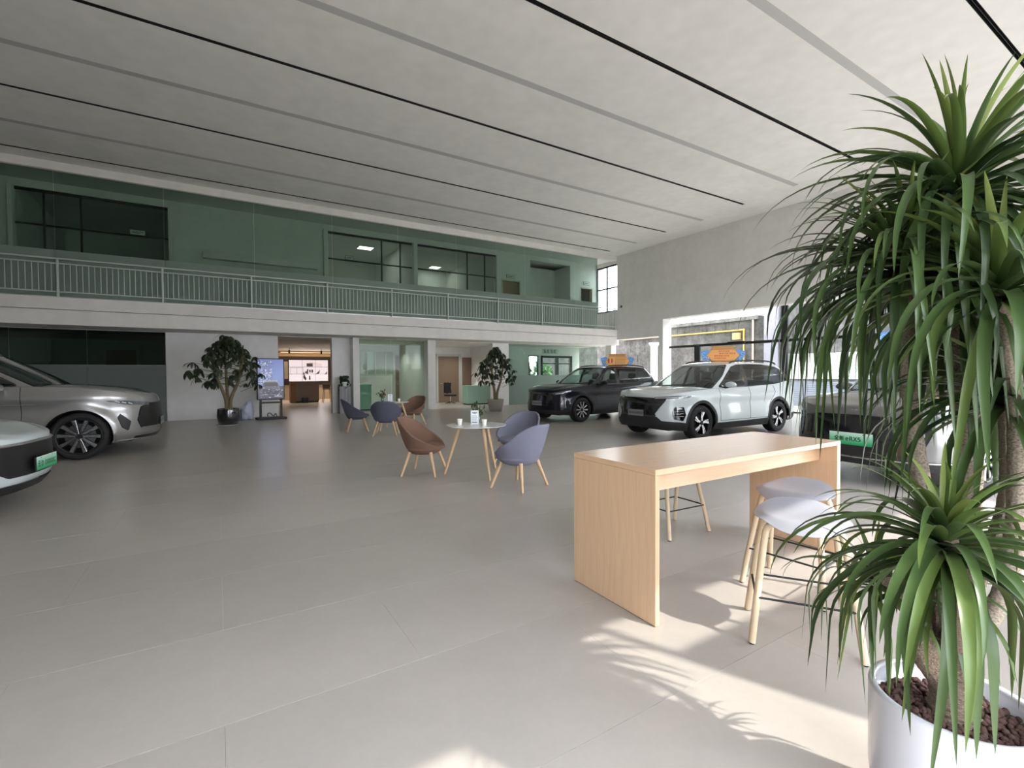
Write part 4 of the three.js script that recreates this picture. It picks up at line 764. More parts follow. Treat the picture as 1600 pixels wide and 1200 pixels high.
function makeCar(o) {
  const c = { nose: 2.27, tail: -2.36, W: 0.925, ax: [1.36, -1.34], R: 0.36, rim: 0.25, archR: 0.405, track: 0.8, cowl: 1.02, ...o };
  const car = thing(c.name, c.label, 'car', c.pos, c.turn); car.scale.setScalar(c.scale ?? 1);
  const yb = table(c.yb ?? [[-2.4, 0.32], [-1.9, 0.26], [-1.2, 0.2], [1.2, 0.2], [1.9, 0.22], [2.3, 0.26]]);
  const yt = table(c.yt ?? [[-2.4, 1.08], [-1.9, 1.1], [-1, 1.075], [0.4, 1.055], [1.0, 1.045], [1.5, 1.02], [1.95, 0.975], [2.15, 0.93], [2.3, 0.895]]);
  const sideP = table(c.sideP ?? [[0.18, 0.085], [0.26, 0.045], [0.34, 0.012], [0.5, 0.0], [0.62, 0.008], [0.74, 0.02], [0.84, 0.006], [0.9, 0.004], [0.95, 0.016], [1.0, 0.034], [1.1, 0.075]]);
  const frontP = table(c.frontP ?? [[0.2, 0.1], [0.28, 0.035], [0.36, 0.0], [0.5, 0.0], [0.7, 0.012], [0.82, 0.03], [0.9, 0.06], [1.0, 0.12]]);
  const rearP = table(c.rearP ?? [[0.25, 0.08], [0.4, 0.01], [0.55, 0.0], [0.75, 0.03], [0.95, 0.05], [1.1, 0.09]]);
  const oT = outlineOf(c.nose, c.cf ?? 0.78, c.nf ?? 2.7, c.tail, c.cr ?? 0.6, 3.0, c.W, 46, 120, 40, (x) => 0.02 * Math.pow(x / 2.2, 2) - 0.01);
  // arc length and normals of the outline
  const S = [0]; for (let i = 1; i < oT.length; i++) S.push(S[i - 1] + Math.hypot(oT[i][0] - oT[i - 1][0], oT[i][1] - oT[i - 1][1]));
  const N = oT.map((_, i) => { const a = oT[Math.max(0, i - 1)], b = oT[Math.min(oT.length - 1, i + 1)]; let nx = b[1] - a[1], nz = -(b[0] - a[0]); if (i === 0) { nx = 1; nz = 0; } if (i === oT.length - 1) { nx = -1; nz = 0; } const l = Math.hypot(nx, nz); return [nx / l, nz / l]; });
  const flare = (x, y) => { let k = 0; for (const a of c.ax) { const r = Math.hypot(x - a, y - c.R), q = r - c.archR; if (q > -0.1) k = Math.max(k, (c.flare ?? 0.02) * Math.exp(-Math.pow(Math.max(0, q - 0.02) / 0.07, 2))); } return k; };
  const tubPoint = (i, y) => {
    const [x, z] = oT[i], [nx, nz] = N[i], wf = nx > 0 ? nx * nx : 0, wr = nx < 0 ? nx * nx : 0;
    const d = sideP(y) * (1 - wf - wr) + frontP(y) * wf + rearP(y) * wr - flare(x, y) * (1 - wf - wr);
    return V(x - nx * d, y, Math.max(0, z - nz * d));
  };
  const nT = 40, tubRows = oT.length - 1;
  const tubSheet = fixSeam(sheet((u, v) => { const i = Math.round(u * tubRows); return tubPoint(i, lerp(yb(oT[i][0]), yt(oT[i][0]), v)); }, tubRows, nT));
  const st = []; for (let i = 0; i <= tubRows; i++) for (let j = 0; j <= nT; j++) st.push(S[i], lerp(yb(oT[i][0]), yt(oT[i][0]), j / nT));
  let body = soupOf(tubSheet, st);
  // a point and normal on the skin at arc length s from the nose, height y
  const skin = (s, y, off = 0, side = 1) => {
    let i = 0; while (i < S.length - 2 && S[i + 1] < s) i++;
    const f = (s - S[i]) / (S[i + 1] - S[i]), p = tubPoint(i, y).lerp(tubPoint(i + 1, y), f), p2 = tubPoint(i, y + 0.01).lerp(tubPoint(i + 1, y + 0.01), f);
    const tu = tubPoint(i + 1, y).sub(tubPoint(i, y)), tv = p2.sub(p), n = tu.cross(tv).normalize(); p.addScaledVector(n, off); p.z *= side; n.z *= side;
    return { p, n };
  };
  const bar = (s0, y0, s1, y1, r, side = 1, off = 0.004, n = 6) => { const pts = []; for (let k = 0; k <= n; k++) pts.push(skin(lerp(s0, s1, k / n), lerp(y0, y1, k / n), off, side).p); return tube(pts, r, n * 2, 6); };
  const sOfX = (x) => { let b = 0; for (let i = 0; i < oT.length; i++) if (oT[i][2] >= 1 && oT[i][2] <= 2 && Math.abs(oT[i][0] - x) < Math.abs(oT[b][0] - x)) b = i; return S[b]; };
  const parts = [];
  const take = (name, f, m, { off = 0, split = false, parent = car } = {}) => { const [a, b] = cut(body, f); body = b; const q = off ? soupShift(a, off) : a, list = []; if (!a.length) return list; if (split) { list.push(mesh(name, soupGeo(q), m, parent), mesh(name, soupGeo(soupMirror(q)), m, parent)); } else list.push(mesh(name, soupGeo(q.concat(soupMirror(q))), m, parent)); return list; };
  // wheel openings
  for (const a of c.ax) { const [, rest] = cut(body, (x, y) => Math.hypot(x - a, y - c.R) - c.archR); body = rest; }
  const ring = (w) => (x, y) => Math.min(...c.ax.map((a) => Math.hypot(x - a, y - c.R))) - c.archR - w;
  c.front?.({ take, skin, bar, car, c, S, sOfX });
  take('wheel_arch_trim', (x, y, z, s) => (c.archBlack === false ? ring(0.028) : ring(0.06))(x, y) + (z < 0.5 ? 1 : 0), c.archBlack === false ? c.paint : CM.clad, { off: 0.004 });
  const cladY = table(c.cladY ?? [[-2.4, 0.5], [-1.8, 0.42], [-0.9, 0.36], [0.9, 0.34], [1.8, 0.36], [2.3, 0.36]]);
  take('lower_cladding', (x, y) => y - cladY(x), c.cladMat ?? CM.clad, { off: 0.001 });
  // doors
  const xd = c.doors ?? [0.80, -0.24, -1.18];
  const dF = sdPoly([[xd[0] - 0.02, 0.38], [xd[0], 0.7], [xd[0] - 0.02, 1.3], [xd[1], 1.3], [xd[1], 0.38]]), dR = sdPoly([[xd[1], 0.38], [xd[1], 1.3], [xd[2] + 0.02, 1.3], [xd[2] - 0.02, 0.95], [xd[2] + 0.24, 0.62], [xd[2] + 0.3, 0.38]]);
  const lid = [[take('door', (x, y, z) => dF(x, y) + 0.004 + (z < 0.4 ? 1 : 0), c.paint, { split: true }), xd[1] + 0.2], [take('door', (x, y, z) => dR(x, y) + 0.004 + (z < 0.4 ? 1 : 0), c.paint, { split: true }), xd[2] + 0.22]];
  take('door_gap', (x, y, z) => Math.min(dF(x, y), dR(x, y)) - 0.003 + (z < 0.4 ? 1 : 0), CM.well, { off: -0.004 });
  for (const [ds, hx] of lid) ds.forEach((d, k) => {
    const side = k ? -1 : 1, q = skin(sOfX(hx), 0.93, 0.012, side).p, e = skin(sOfX(hx - 0.17), 0.935, 0.012, side).p;
    mesh('door_handle', [rod(q, e, 0.011, 0.011, 8)], c.handle ?? c.paint, d);
  });
  if (c.tailLamp !== false) take('tail_lamp', (x, y, z) => sdPoly([[-3, 0.86], [-1.95, 0.93], [-2.0, 0.99], [-3, 1.0]])(x, y), CM.tail);
  mesh('body_shell', soupGeo(body.concat(soupMirror(body))), c.paint, car);
  // bonnet
  const cowlI = oT.findIndex((q) => q[0] < c.cowl), top = (i) => tubPoint(i, yt(oT[i][0]));
  const hoodF = (u, v) => { const i = Math.round(u * cowlI), e = top(i), k = 1 - v, cr = sstep(0, 0.5, e.z), x = e.x; return V(x, e.y + cr * ((c.crown ?? 0.035) * (1 - Math.pow(k, 3)) + 0.022 * sstep(0.78, 0.62, k) * sstep(c.cowl - 0.1, c.cowl + 0.4, x) * sstep(c.nose, c.nose - 0.4, x)), e.z * k); };
  const hood = soupOf(fixSeam(sheet(hoodF, cowlI, 26)), new Float32Array((cowlI + 1) * 27 * 2));
  const hoodG = soupGeo(hood.concat(soupMirror(hood)));
  mesh('bonnet', hoodG, c.hoodPaint ?? c.paint, car);
  // shoulder ledge from the cowl round to the tail
  const nL = tubRows - cowlI;
  const led = soupOf(fixSeam(sheet((u, v) => { const i = cowlI + Math.round(u * nL), e = top(i), n = N[i], d = v * 0.12; return V(e.x - n[0] * d, e.y + 0.012 * Math.sin(v * 2.2), Math.max(0, e.z - n[1] * d)); }, nL, 4)), new Float32Array((nL + 1) * 5 * 2));
  mesh('shoulder', soupGeo(led.concat(soupMirror(led))), c.paint, car);
  // cabin
  const G = { xwB: 1.16, cB: 0.42, xwT: 0.30, cT: 0.26, WB: 0.84, WT: 0.615, xrB: -2.24, crB: 0.34, xrT: -1.98, crT: 0.3, ...c.cabin };
  const kk = [34, 90, 26], oB = outlineOf(G.xwB, G.cB, 2.5, G.xrB, G.crB, 2.8, G.WB, ...kk), oR = outlineOf(G.xwT, G.cT, 2.6, G.xrT, G.crT, 2.8, G.WT, ...kk, (x) => 0.02 * Math.pow((x + 0.8) / 1.2, 2));
  const yRoof = table(c.yRoof ?? [[-2.1, 1.5], [-1.7, 1.56], [-1.0, 1.595], [-0.4, 1.6], [0, 1.58], [0.3, 1.535]]);
  const cabF = (i, t) => { const b = oB[i], r = oR[i], y0 = yt(b[0]) - 0.005, y1 = yRoof(r[0]), bul = 0.035 * Math.sin(Math.PI * t), a = oB[Math.max(0, i - 1)], e = oB[Math.min(oB.length - 1, i + 1)]; let nx = e[1] - a[1], nz = -(e[0] - a[0]); if (i === 0) { nx = 1; nz = 0; } if (i === oB.length - 1) { nx = -1; nz = 0; } const l = Math.hypot(nx, nz); return V(lerp(b[0], r[0], t) + nx / l * bul, lerp(y0, y1, t), Math.max(0, lerp(b[1], r[1], t) + nz / l * bul)); };
  const nC = oB.length - 1, tC = 26;
  const cabSheet = fixSeam(sheet((u, v) => cabF(Math.round(u * nC), v), nC, tC)), cst = [];
  for (let i = 0; i <= nC; i++) for (let j = 0; j <= tC; j++) cst.push(oB[i][2], j / tC);
  body = soupOf(cabSheet, cst);
  const dlo = sdPoly(c.dlo ?? [[0.70, 1.085], [0.34, 1.33], [0.06, 1.49], [-0.15, 1.535], [-0.6, 1.552], [-1.1, 1.54], [-1.6, 1.49], [-1.86, 1.40], [-1.98, 1.28], [-1.86, 1.2], [-1.3, 1.13], [-0.4, 1.095]]);
  const onSide = (q) => (q > 0.8 && q < 2.6 ? 0 : 1);
  for (const [a, b] of c.pillars ?? [[-0.31, -0.20], [-1.30, -1.22]]) take('pillar', (x, y, z, q) => Math.max(dlo(x, y) + onSide(q), Math.abs(x + 0.12 * (y - 1.3) - (a + b) / 2) - (b - a) / 2), CM.gloss, { split: true });
  const cuts = [(c.pillars ?? [[-0.31], [-1.30]])[0][0], (c.pillars ?? [[0], [-1.30]])[1][0]];
  take('side_window', (x, y, z, q) => Math.max(dlo(x, y) + onSide(q), cuts[0] - x), c.frontGlass ?? CM.glass, { split: true });
  take('side_window', (x, y, z, q) => Math.max(dlo(x, y) + onSide(q), cuts[1] - x), CM.tint, { split: true });
  take('quarter_window', (x, y, z, q) => dlo(x, y) + onSide(q), CM.tint, { split: true });
  take('window_trim', (x, y, z, q) => dlo(x, y) - 0.022 + onSide(q), CM.gloss, { off: 0.002 });
  const ws = sdPoly([[-1, 0.04], [0.74, 0.04], [0.84, 0.5], [0.82, 0.93], [0.5, 0.955], [-1, 0.96]]);
  take('windscreen', (x, y, z, q, t) => ws(q, t), CM.glass);
  take('windscreen_border', (x, y, z, q, t) => Math.max(q - 0.9, ws(q, t) - 0.05), CM.gloss);
  take('rear_window', (x, y, z, q, t) => sdPoly([[2.3, 0.12], [4, 0.12], [4, 0.86], [2.3, 0.86]])(q, t), CM.tint);
  mesh('cabin_frame', soupGeo(body.concat(soupMirror(body))), c.paint, car);
  const roofS = soupOf(fixSeam(sheet((u, v) => { const i = Math.round(u * nC), e = cabF(i, 1), k = 1 - v; return V(e.x, e.y + sstep(0, 0.35, e.z) * 0.045 * (1 - Math.pow(k, 2.4)), e.z * k); }, nC, 14)), new Float32Array((nC + 1) * 15 * 2));
  mesh('roof', soupGeo(roofS.concat(soupMirror(roofS))), c.roofMat ?? c.paint, car);
  // roof rails and spoiler
  if (c.rails !== false) for (const s of [-1, 1]) { const pts = [[0.02, 1.585], [-0.15, 1.632], [-0.8, 1.655], [-1.4, 1.64], [-1.68, 1.6], [-1.74, 1.57]].map(([x, y]) => V(x, y, s * (G.WT - 0.03))); mesh('roof_rail', tube(pts, 0.017, 40, 8), c.railMat ?? CM.clad, car); }
  if (c.spoiler !== false) mesh('spoiler', sheet((u, v) => V(lerp(-1.85, -2.2, v), lerp(1.545, 1.515, v) + 0.012 * Math.cos((u - 0.5) * 3) - 0.02 * Math.pow(2 * u - 1, 2), (u - 0.5) * 1.12 * (1 - 0.08 * v)), 24, 6), c.paint, car);
  // mirrors
  for (const s of [-1, 1]) {
    const m = part('wing_mirror', car); m.position.set(0.56, 1.12, s * 1.0);
    const g = new THREE.SphereGeometry(1, 24, 16); g.scale(0.075, 0.068, 0.125); const p = g.attributes.position; for (let i = 0; i < p.count; i++) { if (p.getX(i) < -0.03) p.setX(i, -0.03); if (p.getY(i) < -0.045) p.setY(i, -0.045); } g.computeVertexNormals();
    mesh('housing', g, c.mirrorMat ?? c.paint, m); mesh('arm', [rod(V(-0.01, -0.04, -s * 0.05), V(0.03, -0.065, -s * 0.17), 0.022, 0.03)], CM.clad, m);
    mesh('mirror_glass', new THREE.CircleGeometry(0.06, 20).scale(1.6, 0.9, 1).rotateY(-Math.PI / 2).translate(-0.0315, 0, 0), CM.chrome ?? M.chrome, m);
  }
  // wheels, wells, underbody
  const spin = c.spin ?? 0.3;
  c.ax.forEach((a, k) => { for (const s of [-1, 1]) addWheel(car, a, s * c.track, c.R, c.rim, c.wheelStyle ?? 'twin', spin + k * 0.5, c.wheelFace ?? CM.alloy); });
  for (const a of c.ax) for (const s of [-1, 1]) {
    const g = sheet((u, v) => V(a + (c.archR + 0.004) * Math.cos(Math.PI * (1.16 * u - 0.08)), c.R + (c.archR + 0.004) * Math.sin(Math.PI * (1.16 * u - 0.08)), s * lerp(0.56, c.W - 0.03, v)), 32, 2);
    mesh('wheel_well', [g, new THREE.CircleGeometry(c.archR + 0.004, 32, -0.25, Math.PI + 0.5).translate(a, c.R, s * 0.56)], CM.well, car);
  }
  mesh('underbody', [bx(c.tail + 0.3, c.nose - 0.35, 0.2, 0.34, -0.55, 0.55), bx(c.ax[1] + 0.42, c.ax[0] - 0.42, 0.2, 0.3, -0.84, 0.84)], CM.well, car);
  // interior
  const it = part('interior', car);
  mesh('cabin_floor', [bx(-2.0, 1.0, 0.34, 0.42, -0.78, 0.78)], CM.dash, it);
  mesh('dashboard', [rbx(0.5, 1.08, 0.72, 1.0, -0.76, 0.76, 0.06, 3)], CM.dash, it);
  const seatAt = (x, z, w, m) => mesh('seat', [rbx(x - 0.28, x + 0.24, 0.45, 0.66, z - w, z + w, 0.06, 3), rbx(-0.07, 0.07, 0, 0.6, -w, w, 0.06, 3).rotateZ(0.22).translate(x - 0.3, 0.6, z), rbx(-0.05, 0.05, 0, 0.2, -Math.min(w, 0.14), Math.min(w, 0.14), 0.045, 3).rotateZ(0.2).translate(x - 0.44, 1.2, z)], m, it);
  for (const z of [-0.38, 0.38]) { seatAt(-0.05, z, 0.25, c.seatMat ?? CM.seat); seatAt(-0.95, z, 0.3, c.seatMat ?? CM.seat); }
  const swl = new THREE.TorusGeometry(0.17, 0.016, 8, 28); swl.rotateY(Math.PI / 2); swl.rotateZ(0.35); swl.translate(0.42, 0.98, -0.38); mesh('steering_wheel', swl, CM.dash, it);
  mesh('rear_view_mirror', rbx(0.28, 0.31, 1.38, 1.44, -0.12, 0.12, 0.01), CM.dash, it);
  c.extra?.({ car, skin, bar, c, sOfX, S });
  return car;
}
// a number plate on the nose
function plateOn(h, tex, y, w, hgt, name, mount = 0.02) {
  const q = h.skin(0.0005, y, 0), g = part('number_plate', h.car);
  g.position.set(q.p.x + mount, y, 0);
  mesh('plate', rbx(-0.012, 0, -hgt / 2, hgt / 2, -w / 2, w / 2, 0.003), CM.clad, g);
  mesh('print', new THREE.PlaneGeometry(w - 0.006, hgt - 0.006).rotateY(Math.PI / 2).translate(0.001, 0, 0), std(rgb(1, 1, 1), 0.4, 0, { map: tex }), g).userData.label = name;
  mesh('bracket', rbx(-0.05 - mount, -0.013, -hgt / 2 + 0.02, hgt / 2 - 0.02, -w / 3, w / 3, 0.004), CM.clad, g);
}
// strokes of the few Chinese characters that can be read, on a unit square
const GLYPH = {
  yun: [[[0.2, 0.15], [0.8, 0.15]], [[0.05, 0.42], [0.95, 0.42]], [[0.45, 0.42], [0.15, 0.85], [0.85, 0.85]], [[0.68, 0.6], [0.92, 0.95]]],
  quan: [[[0.5, 0.05], [0.05, 0.45]], [[0.5, 0.05], [0.95, 0.45]], [[0.25, 0.48], [0.75, 0.48]], [[0.28, 0.7], [0.72, 0.7]], [[0.5, 0.48], [0.5, 0.95]], [[0.1, 0.95], [0.9, 0.95]]],
  xin: [[[0.25, 0.05], [0.28, 0.15]], [[0.05, 0.18], [0.5, 0.18]], [[0.15, 0.25], [0.2, 0.38]], [[0.4, 0.25], [0.34, 0.38]], [[0.03, 0.42], [0.52, 0.42]], [[0.05, 0.6], [0.5, 0.6]], [[0.28, 0.42], [0.28, 0.95]], [[0.2, 0.7], [0.08, 0.85]], [[0.36, 0.7], [0.48, 0.85]], [[0.9, 0.08], [0.62, 0.2], [0.6, 0.7], [0.52, 0.95]], [[0.62, 0.45], [0.97, 0.45]], [[0.82, 0.45], [0.82, 0.97]]],
};
function glyph(c, k, x, y, w, h, lw) { c.lineWidth = lw; c.lineCap = 'round'; for (const st of GLYPH[k]) { c.beginPath(); st.forEach(([a, b], i) => (i ? c.lineTo(x + a * w, y + b * h) : c.moveTo(x + a * w, y + b * h))); c.stroke(); } }
const greenPlate = (draw) => canvasTex(512, 160, (c, w, h) => { const g = c.createLinearGradient(0, 0, 0, h); g.addColorStop(0, '#d9efe6'); g.addColorStop(0.35, '#9fd9bb'); g.addColorStop(1, '#1f9a57'); c.fillStyle = g; c.fillRect(0, 0, w, h); c.fillStyle = '#2b4a3c'; for (const x of [110, 400]) { c.beginPath(); c.arc(x, 18, 6, 0, 7); c.fill(); } draw(c, w, h); });
const plateYun = greenPlate((c) => { c.strokeStyle = c.fillStyle = '#0b2d1c'; glyph(c, 'yun', 36, 44, 62, 84, 11); c.font = 'bold 92px sans-serif'; c.fillText('D', 112, 124); c.font = 'bold 84px sans-serif'; c.fillText('D8888C', 206, 122, 280); });
const plateRX = greenPlate((c) => { c.strokeStyle = c.fillStyle = '#0b2d1c'; glyph(c, 'quan', 60, 50, 56, 60, 9); glyph(c, 'xin', 124, 50, 56, 60, 8); c.font = 'bold 78px sans-serif'; c.fillText('eRX5', 192, 110, 250); });
const greyPlate = canvasTex(256, 90, (c, w, h) => { c.fillStyle = '#8d8a8c'; c.fillRect(0, 0, w, h); c.fillStyle = '#2a282b'; c.font = 'bold 46px sans-serif'; c.fillText('RoeweRX5', 14, 62, 228); });

// --- white SUV
const whitePaint = paint(rgb(0.58, 0.63, 0.635));
makeCar({
  name: 'white_suv', label: 'white SUV with black grille and roof rails, orange sign on its roof', pos: [9.89, 0, -7.17], scale: 1.02, turn: 179 * D2R, paint: whitePaint, seatMat: CM.seatGrey, mirrorMat: whitePaint, wheelStyle: 'swept', spin: 0.2, handle: CM.trimSilver,
  front(h) {
    const { take, bar, car, skin } = h;
    take('headlamp', (x, y, z, s) => sdPoly([[0.42, 0.845], [1.15, 0.885], [1.3, 0.925], [0.9, 0.925], [0.42, 0.89]])(s, y) + (x < 1 ? 1 : 0), CM.lamp, { split: true });
    take('grille', (x, y, z, s) => sdPoly([[-1, 0.5], [0.50, 0.5], [0.46, 0.56], [0.66, 0.80], [0.70, 0.87], [-1, 0.89]])(s, y) + (x < 1 ? 1 : 0), CM.gloss, { off: -0.012 });
    take('fog_lamp', (x, y, z, s) => sdPoly([[0.80, 0.60], [0.86, 0.70], [1.04, 0.70], [1.08, 0.55], [1.02, 0.42], [0.84, 0.46]])(s, y) + (x < 1 ? 1 : 0), CM.gloss, { off: -0.012, split: true });
    take('bumper_lower', (x, y, z, s) => sdPoly([[-1, 0.1], [1.3, 0.1], [1.22, 0.36], [0.95, 0.4], [0.6, 0.42], [0.5, 0.501], [-1, 0.501]])(s, y) + (x < 1 ? 1 : 0), CM.clad);
    const slats = []; for (let k = 0; k < 9; k++) for (const sd of [-1, 1]) slats.push(bar(0.02, 0.53 + k * 0.038, 0.46 + 0.02 * k, 0.53 + k * 0.038, 0.004, sd, -0.009, 10)); mesh('grille_bars', slats, CM.clad, car);
    for (const sd of [-1, 1]) { mesh('light_bar', [bar(0.45, 0.873, 1.12, 0.905, 0.007, sd, 0.004, 12)], CM.lampWhite, car); for (const y of [0.51, 0.56, 0.61]) mesh('fog_blade', [bar(0.85, y, 1.03, y + 0.01, 0.007, sd, -0.006)], y > 0.6 ? CM.lampWhite : CM.trimSilver, car); }
    const q = skin(0.0005, 0.72, 0.012).p; mesh('badge', [rod(V(q.x, 0.66, 0), V(q.x - 0.006, 0.79, 0.012), 0.008), rod(V(q.x, 0.66, 0), V(q.x - 0.006, 0.78, -0.03), 0.006)], CM.trimSilver, car);
    plateOn({ ...h }, greyPlate, 0.56, 0.44, 0.135, 'grey plate with dark lettering');
  },
});
// --- dark blue-black SUV
const darkPaint = phys(rgb(0.006, 0.007, 0.014), 0.3, { clearcoat: 0.55, clearcoatRoughness: 0.05, specularIntensity: 0.35 });
const suvFront = (h, o = {}) => {
  const { take, bar, car, skin } = h;
  take('headlamp', (x, y, z, s) => sdPoly([[0.55, 0.80], [0.98, 0.86], [1.22, 0.93], [0.9, 0.91], [0.55, 0.85]])(s, y) + (x < 1 ? 1 : 0), CM.lamp, { split: true });
  take('grille', (x, y, z, s) => sdPoly([[-1, 0.48], [0.42, 0.48], [0.55, 0.62], [0.60, 0.80], [0.5, 0.845], [-1, 0.845]])(s, y) + (x < 1 ? 1 : 0), CM.gloss, { off: -0.012 });
  take('fog_lamp', (x, y, z, s) => sdPoly([[0.78, 0.46], [0.88, 0.66], [0.96, 0.64], [0.98, 0.44]])(s, y) + (x < 1 ? 1 : 0), CM.gloss, { off: -0.01, split: true });
  const slats = []; for (let k = 0; k < 8; k++) for (const sd of [-1, 1]) slats.push(bar(0.02, 0.52 + k * 0.04, 0.42 + 0.02 * k, 0.52 + k * 0.04, 0.004, sd, -0.009, 10)); mesh('grille_bars', slats, CM.clad, car);
  mesh('grille_edge', [bar(0.002, 0.85, 0.56, 0.845, 0.006, 1, 0.003, 12), bar(0.002, 0.85, 0.56, 0.845, 0.006, -1, 0.003, 12)], CM.trimSilver, car);
  for (const sd of [-1, 1]) mesh('light_bar', [bar(0.66, 0.82, 0.9, 0.85, 0.009, sd, 0.004), bar(0.9, 0.85, 0.96, 0.89, 0.009, sd, 0.004), bar(0.96, 0.89, 1.12, 0.915, 0.009, sd, 0.004)], CM.lampWhite, car);
  const q = skin(0.0005, 0.70, 0.012).p; mesh('badge', [rod(V(q.x, 0.64, 0), V(q.x - 0.006, 0.76, 0.02), 0.008), rod(V(q.x, 0.64, 0), V(q.x - 0.006, 0.76, -0.02), 0.008)], CM.trimSilver, car);
  plateOn({ ...h }, greyPlate, 0.55, 0.44, 0.135, 'grey plate with dark lettering');
};
makeCar({ name: 'dark_suv', label: 'dark blue-black SUV parked before the green glass room, orange sign on its roof', pos: [10.15, 0, -11.5], turn: 184 * D2R, paint: darkPaint, spin: 0.9, front: suvFront, seatMat: CM.seat, cladMat: CM.clad });
// --- grey SUV behind the tall plant
const greyPaint = paint(rgb(0.17, 0.168, 0.165), { metalness: 0.4 });
makeCar({
  name: 'grey_suv', label: 'grey SUV with green plate and dashed black grille behind the tall dracaena', pos: [9.1, 0, -2.6], scale: 1.05, turn: 175 * D2R, paint: greyPaint, roofMat: greyPaint, spin: 0.5,
  front(h) {
    const { take, bar, car, skin } = h;
    take('headlamp', (x, y, z, s) => sdPoly([[0.66, 0.76], [1.0, 0.80], [1.25, 0.88], [0.95, 0.875], [0.66, 0.835]])(s, y) + (x < 1 ? 1 : 0), CM.lamp, { split: true });
    take('grille', (x, y, z, s) => sdPoly([[-1, 0.36], [0.55, 0.36], [0.68, 0.5], [0.78, 0.72], [0.72, 0.79], [0.4, 0.83], [-1, 0.845]])(s, y) + (x < 1 ? 1 : 0), CM.gloss, { off: -0.01 });
    take('bumper_lower', (x, y, z, s) => sdPoly([[-1, 0.1], [1.3, 0.1], [1.1, 0.33], [-1, 0.33]])(s, y) + (x < 1 ? 1 : 0), CM.clad);
    const d = []; for (let r = 0; r < 9; r++) for (let k = 0; k < 7; k++) { const s = 0.03 + k * 0.095 + (r % 2) * 0.045, y = 0.46 + r * 0.041; if (s > 0.5 + 0.03 * r) continue; for (const sd of [-1, 1]) d.push(bar(s, y - 0.006, s + 0.055, y + 0.012 * (s > 0.1 ? 1 : 0.2), 0.0055, sd, -0.004, 3)); }
    mesh('grille_dashes', d, CM.trimSilver, car);
    mesh('bumper_strip', [bar(0.002, 0.335, 0.95, 0.345, 0.012, 1, 0.004, 14), bar(0.002, 0.335, 0.95, 0.345, 0.012, -1, 0.004, 14)], CM.trimSilver, car);
    const q = skin(0.0005, 0.885, 0.01).p; mesh('badge', [rod(V(q.x, 0.875, -0.07), V(q.x, 0.895, -0.01), 0.008), rod(V(q.x, 0.895, 0.01), V(q.x, 0.88, 0.05), 0.008), rod(V(q.x, 0.875, -0.01), V(q.x, 0.9, 0.03), 0.006)], CM.trimSilver, car);
    plateOn({ ...h }, plateRX, 0.55, 0.48, 0.15, 'green plate with dark lettering');
  },
});
